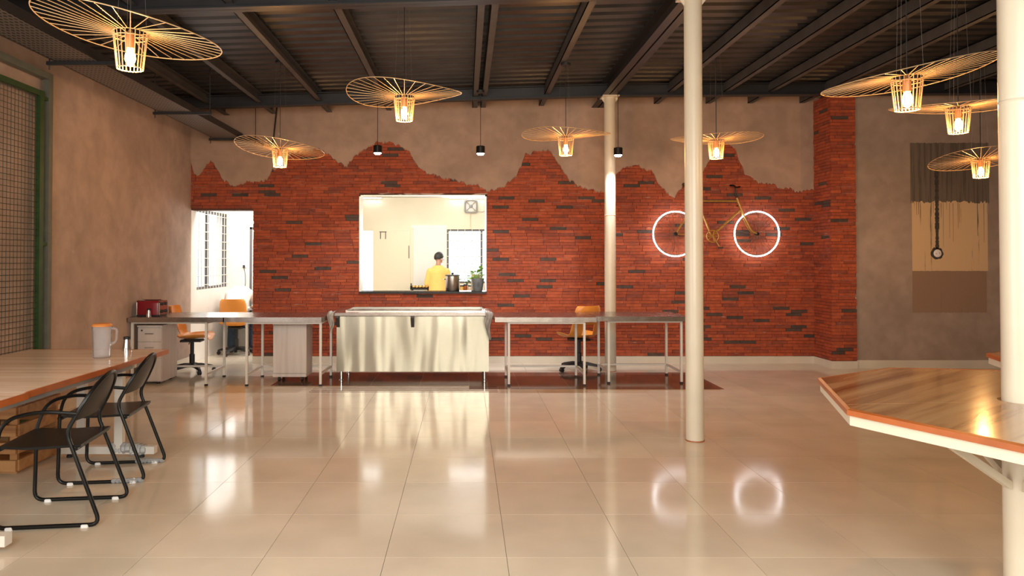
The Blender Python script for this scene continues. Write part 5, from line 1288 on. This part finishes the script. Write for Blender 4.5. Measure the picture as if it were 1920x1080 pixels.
torso(sh_, [((0, 0, 0.86), .175, .125), ((0, 0, 0.94), .175, .122), ((0, 0.0, 1.02), .168, .115), ((0, 0.005, 1.12), .17, .118), ((0, 0.01, 1.24), .182, .122), ((0, 0.013, 1.29), .160, .108), ((0, 0.017, 1.335), .115, .085), ((0, 0.02, 1.37), .075, .062)])
for s in (-1, 1): limb(sh_, [(s * 0.152, 0.01, 1.262), (s * 0.208, 0.02, 1.04), (s * 0.19, 0.10, 1.035)], [.062, .052, .046])
remesh(sh_, 'shirt', M['shirt_y'], cook, 0.009, 4)
tr_ = MB(); torso(tr_, [((0, 0, 0.78), .16, .12), ((0, 0, 0.86), .165, .118), ((0, 0, 0.92), .162, .112)])
for s in (-1, 1): limb(tr_, [(s * 0.08, 0, 0.82), (s * 0.09, 0.015, 0.47), (s * 0.09, -0.01, 0.10)], [.10, .075, .06])
remesh(tr_, 'trousers', M['trousers'], cook, 0.010, 3)
hair(hc, hf, (0, 0, 1), cook, M['hair'], 0.97); face_bits(hc, hf, (0, 0, 1), cook, 0.97)
for s in (-1, 1): limb(MB(), [(0, 0, 0), (0, 0, 0.1)], [.01, .01])
sho = MB()
for s in (-1, 1): limb(sho, [(s * 0.09, -0.035, 0.045), (s * 0.10, 0.16, 0.042)], [.045, .04])
remesh(sho, 'shoes', M['shoe'], cook, 0.01, 3)

# seated person, bent forward, back to the hall
sl = Vector((-3.56, 11.24, 0))
body = MB()
def tseg(mb, secs, n=18):
    rings = []
    for (c, rx, rn, d) in secs:
        d = Vector(d).normalized(); x_ = Vector((1, 0, 0)); y_ = d.cross(x_).normalized()
        rings.append([Vector(c) + x_ * rx * math.cos(2 * PI * k / n) + y_ * rn * math.sin(2 * PI * k / n) for k in range(n)])
    mb.loft(rings)
spine = [((0, -0.06, 0.52), .15, .11, (0, 0, 1)), ((0, -0.07, 0.64), .155, .11, (0, .1, 1)), ((0, -0.03, 0.78), .16, .11, (0, .45, 1)), ((0, 0.06, 0.90), .175, .11, (0, .9, 1)), ((0, 0.17, 0.965), .165, .095, (0, 1, .4)), ((0, 0.24, 0.975), .08, .06, (0, 1, .0))]
tseg(body, spine)
limb(body, [(0, 0.22, 0.965), (0, 0.31, 0.93)], [.052, .048])
hc2 = Vector((0, 0.375, 0.895)); hf2 = Vector((0.05, 0.55, -0.83)); hu2 = Vector((0, 0.83, 0.55))
head(body, hc2, hf2, hu2, 0.97)
for s in (-1, 1):
    sh, el, wr_ = Vector((s * 0.175, 0.15, 0.93)), Vector((s * 0.25, 0.24, 0.70)), Vector((s * 0.10, 0.42, 0.70))
    limb(body, [sh, el, wr_], [.052, .040, .026]); hand(body, wr_, (-s * 0.3, 1, -0.1), (0, 0, -1), -1 if s > 0 else 1)
    limb(body, [(s * 0.09, -0.04, 0.53), (s * 0.17, 0.32, 0.53), (s * 0.17, 0.24, 0.09)], [.085, .058, .040])
    limb(body, [(s * 0.17, 0.22, 0.035), (s * 0.18, 0.38, 0.03)], [.04, .034])
sit = remesh(body, 'person', M['skin'], None, 0.008, 4); sit.location = sl
tag(sit, 'person in pale shirt and jeans bent forward on an orange chair', 'person')
sh_ = MB(); tseg(sh_, [(c, rx + .016, rn + .016, d) for (c, rx, rn, d) in spine])
for s in (-1, 1): limb(sh_, [(s * 0.172, 0.15, 0.93), (s * 0.232, 0.215, 0.77)], [.068, .058])
remesh(sh_, 'shirt', M['shirt_w'], sit, 0.010, 4)
tr_ = MB(); tseg(tr_, [((0, -0.06, 0.47), .165, .12, (0, 0, 1)), ((0, -0.06, 0.56), .17, .126, (0, 0, 1)), ((0, -0.065, 0.61), .165, .12, (0, 0, 1))])
for s in (-1, 1): limb(tr_, [(s * 0.09, -0.03, 0.54), (s * 0.17, 0.32, 0.535), (s * 0.17, 0.24, 0.12)], [.10, .075, .06])
remesh(tr_, 'jeans', M['jeans'], sit, 0.010, 3)
hair(hc2, hf2, hu2, sit, M['hair'], 0.97); face_bits(hc2, hf2, hu2, sit, 0.97)
sho = MB()
for s in (-1, 1): limb(sho, [(s * 0.17, 0.215, 0.045), (s * 0.18, 0.39, 0.042)], [.045, .04])
remesh(sho, 'shoes', M['shoe'], sit, 0.01, 3)
# desk in front of the seated person
dk2 = thing('side_desk', 'small white desk in front of the seated person', 'desk', (-3.5, 11.8, 0))
MB().box(-0.4, 0.5, -0.2, 0.25, 0.66, 0.69).build('desk_top', M['kwhite'], dk2, smooth=False)
for xx in (-0.37, 0.47): MB().box(xx - 0.015, xx + 0.015, -0.18, 0.23, 0, 0.66).build('desk_side', M['kwhite'], dk2, smooth=False)
# greenery outside the side window
bu = thing('garden_shrub', 'sunlit yellow-green shrub outside the side room window', 'shrub', (-5.95, 14.6, -0.15))
MB().tube([(0, 0, 0), (0.05, 0.02, 0.8), (0.0, 0.0, 1.4)], 0.03, 7).build('trunk', M['crate'], bu)
fol = MB(); rnd = random.Random(9)
for k in range(420):
    a = rnd.uniform(0, 2 * PI); q = rnd.uniform(0, 1) ** 0.5 * 0.55; p = Vector((q * math.cos(a) * 0.7, q * math.sin(a), rnd.uniform(0.5, 2.2)))
    lm = leaf(p, (rnd.uniform(-1, 1), rnd.uniform(-1, 1), rnd.uniform(-.4, .6)), 0.09, 0.025); fol.add(lm.v, lm.f)
fol.build('foliage', M['leaf'], bu, smooth=False, kind='stuff')
struct(MB().box(-12, XL - 0.21, -8, 20, -0.3, -0.15).box(XL - 0.2, 12, KY + 0.21, 24, -0.3, -0.15).build('ground_outside', M['kraft'], smooth=False), 'pale bare ground outside the windows', 'ground')
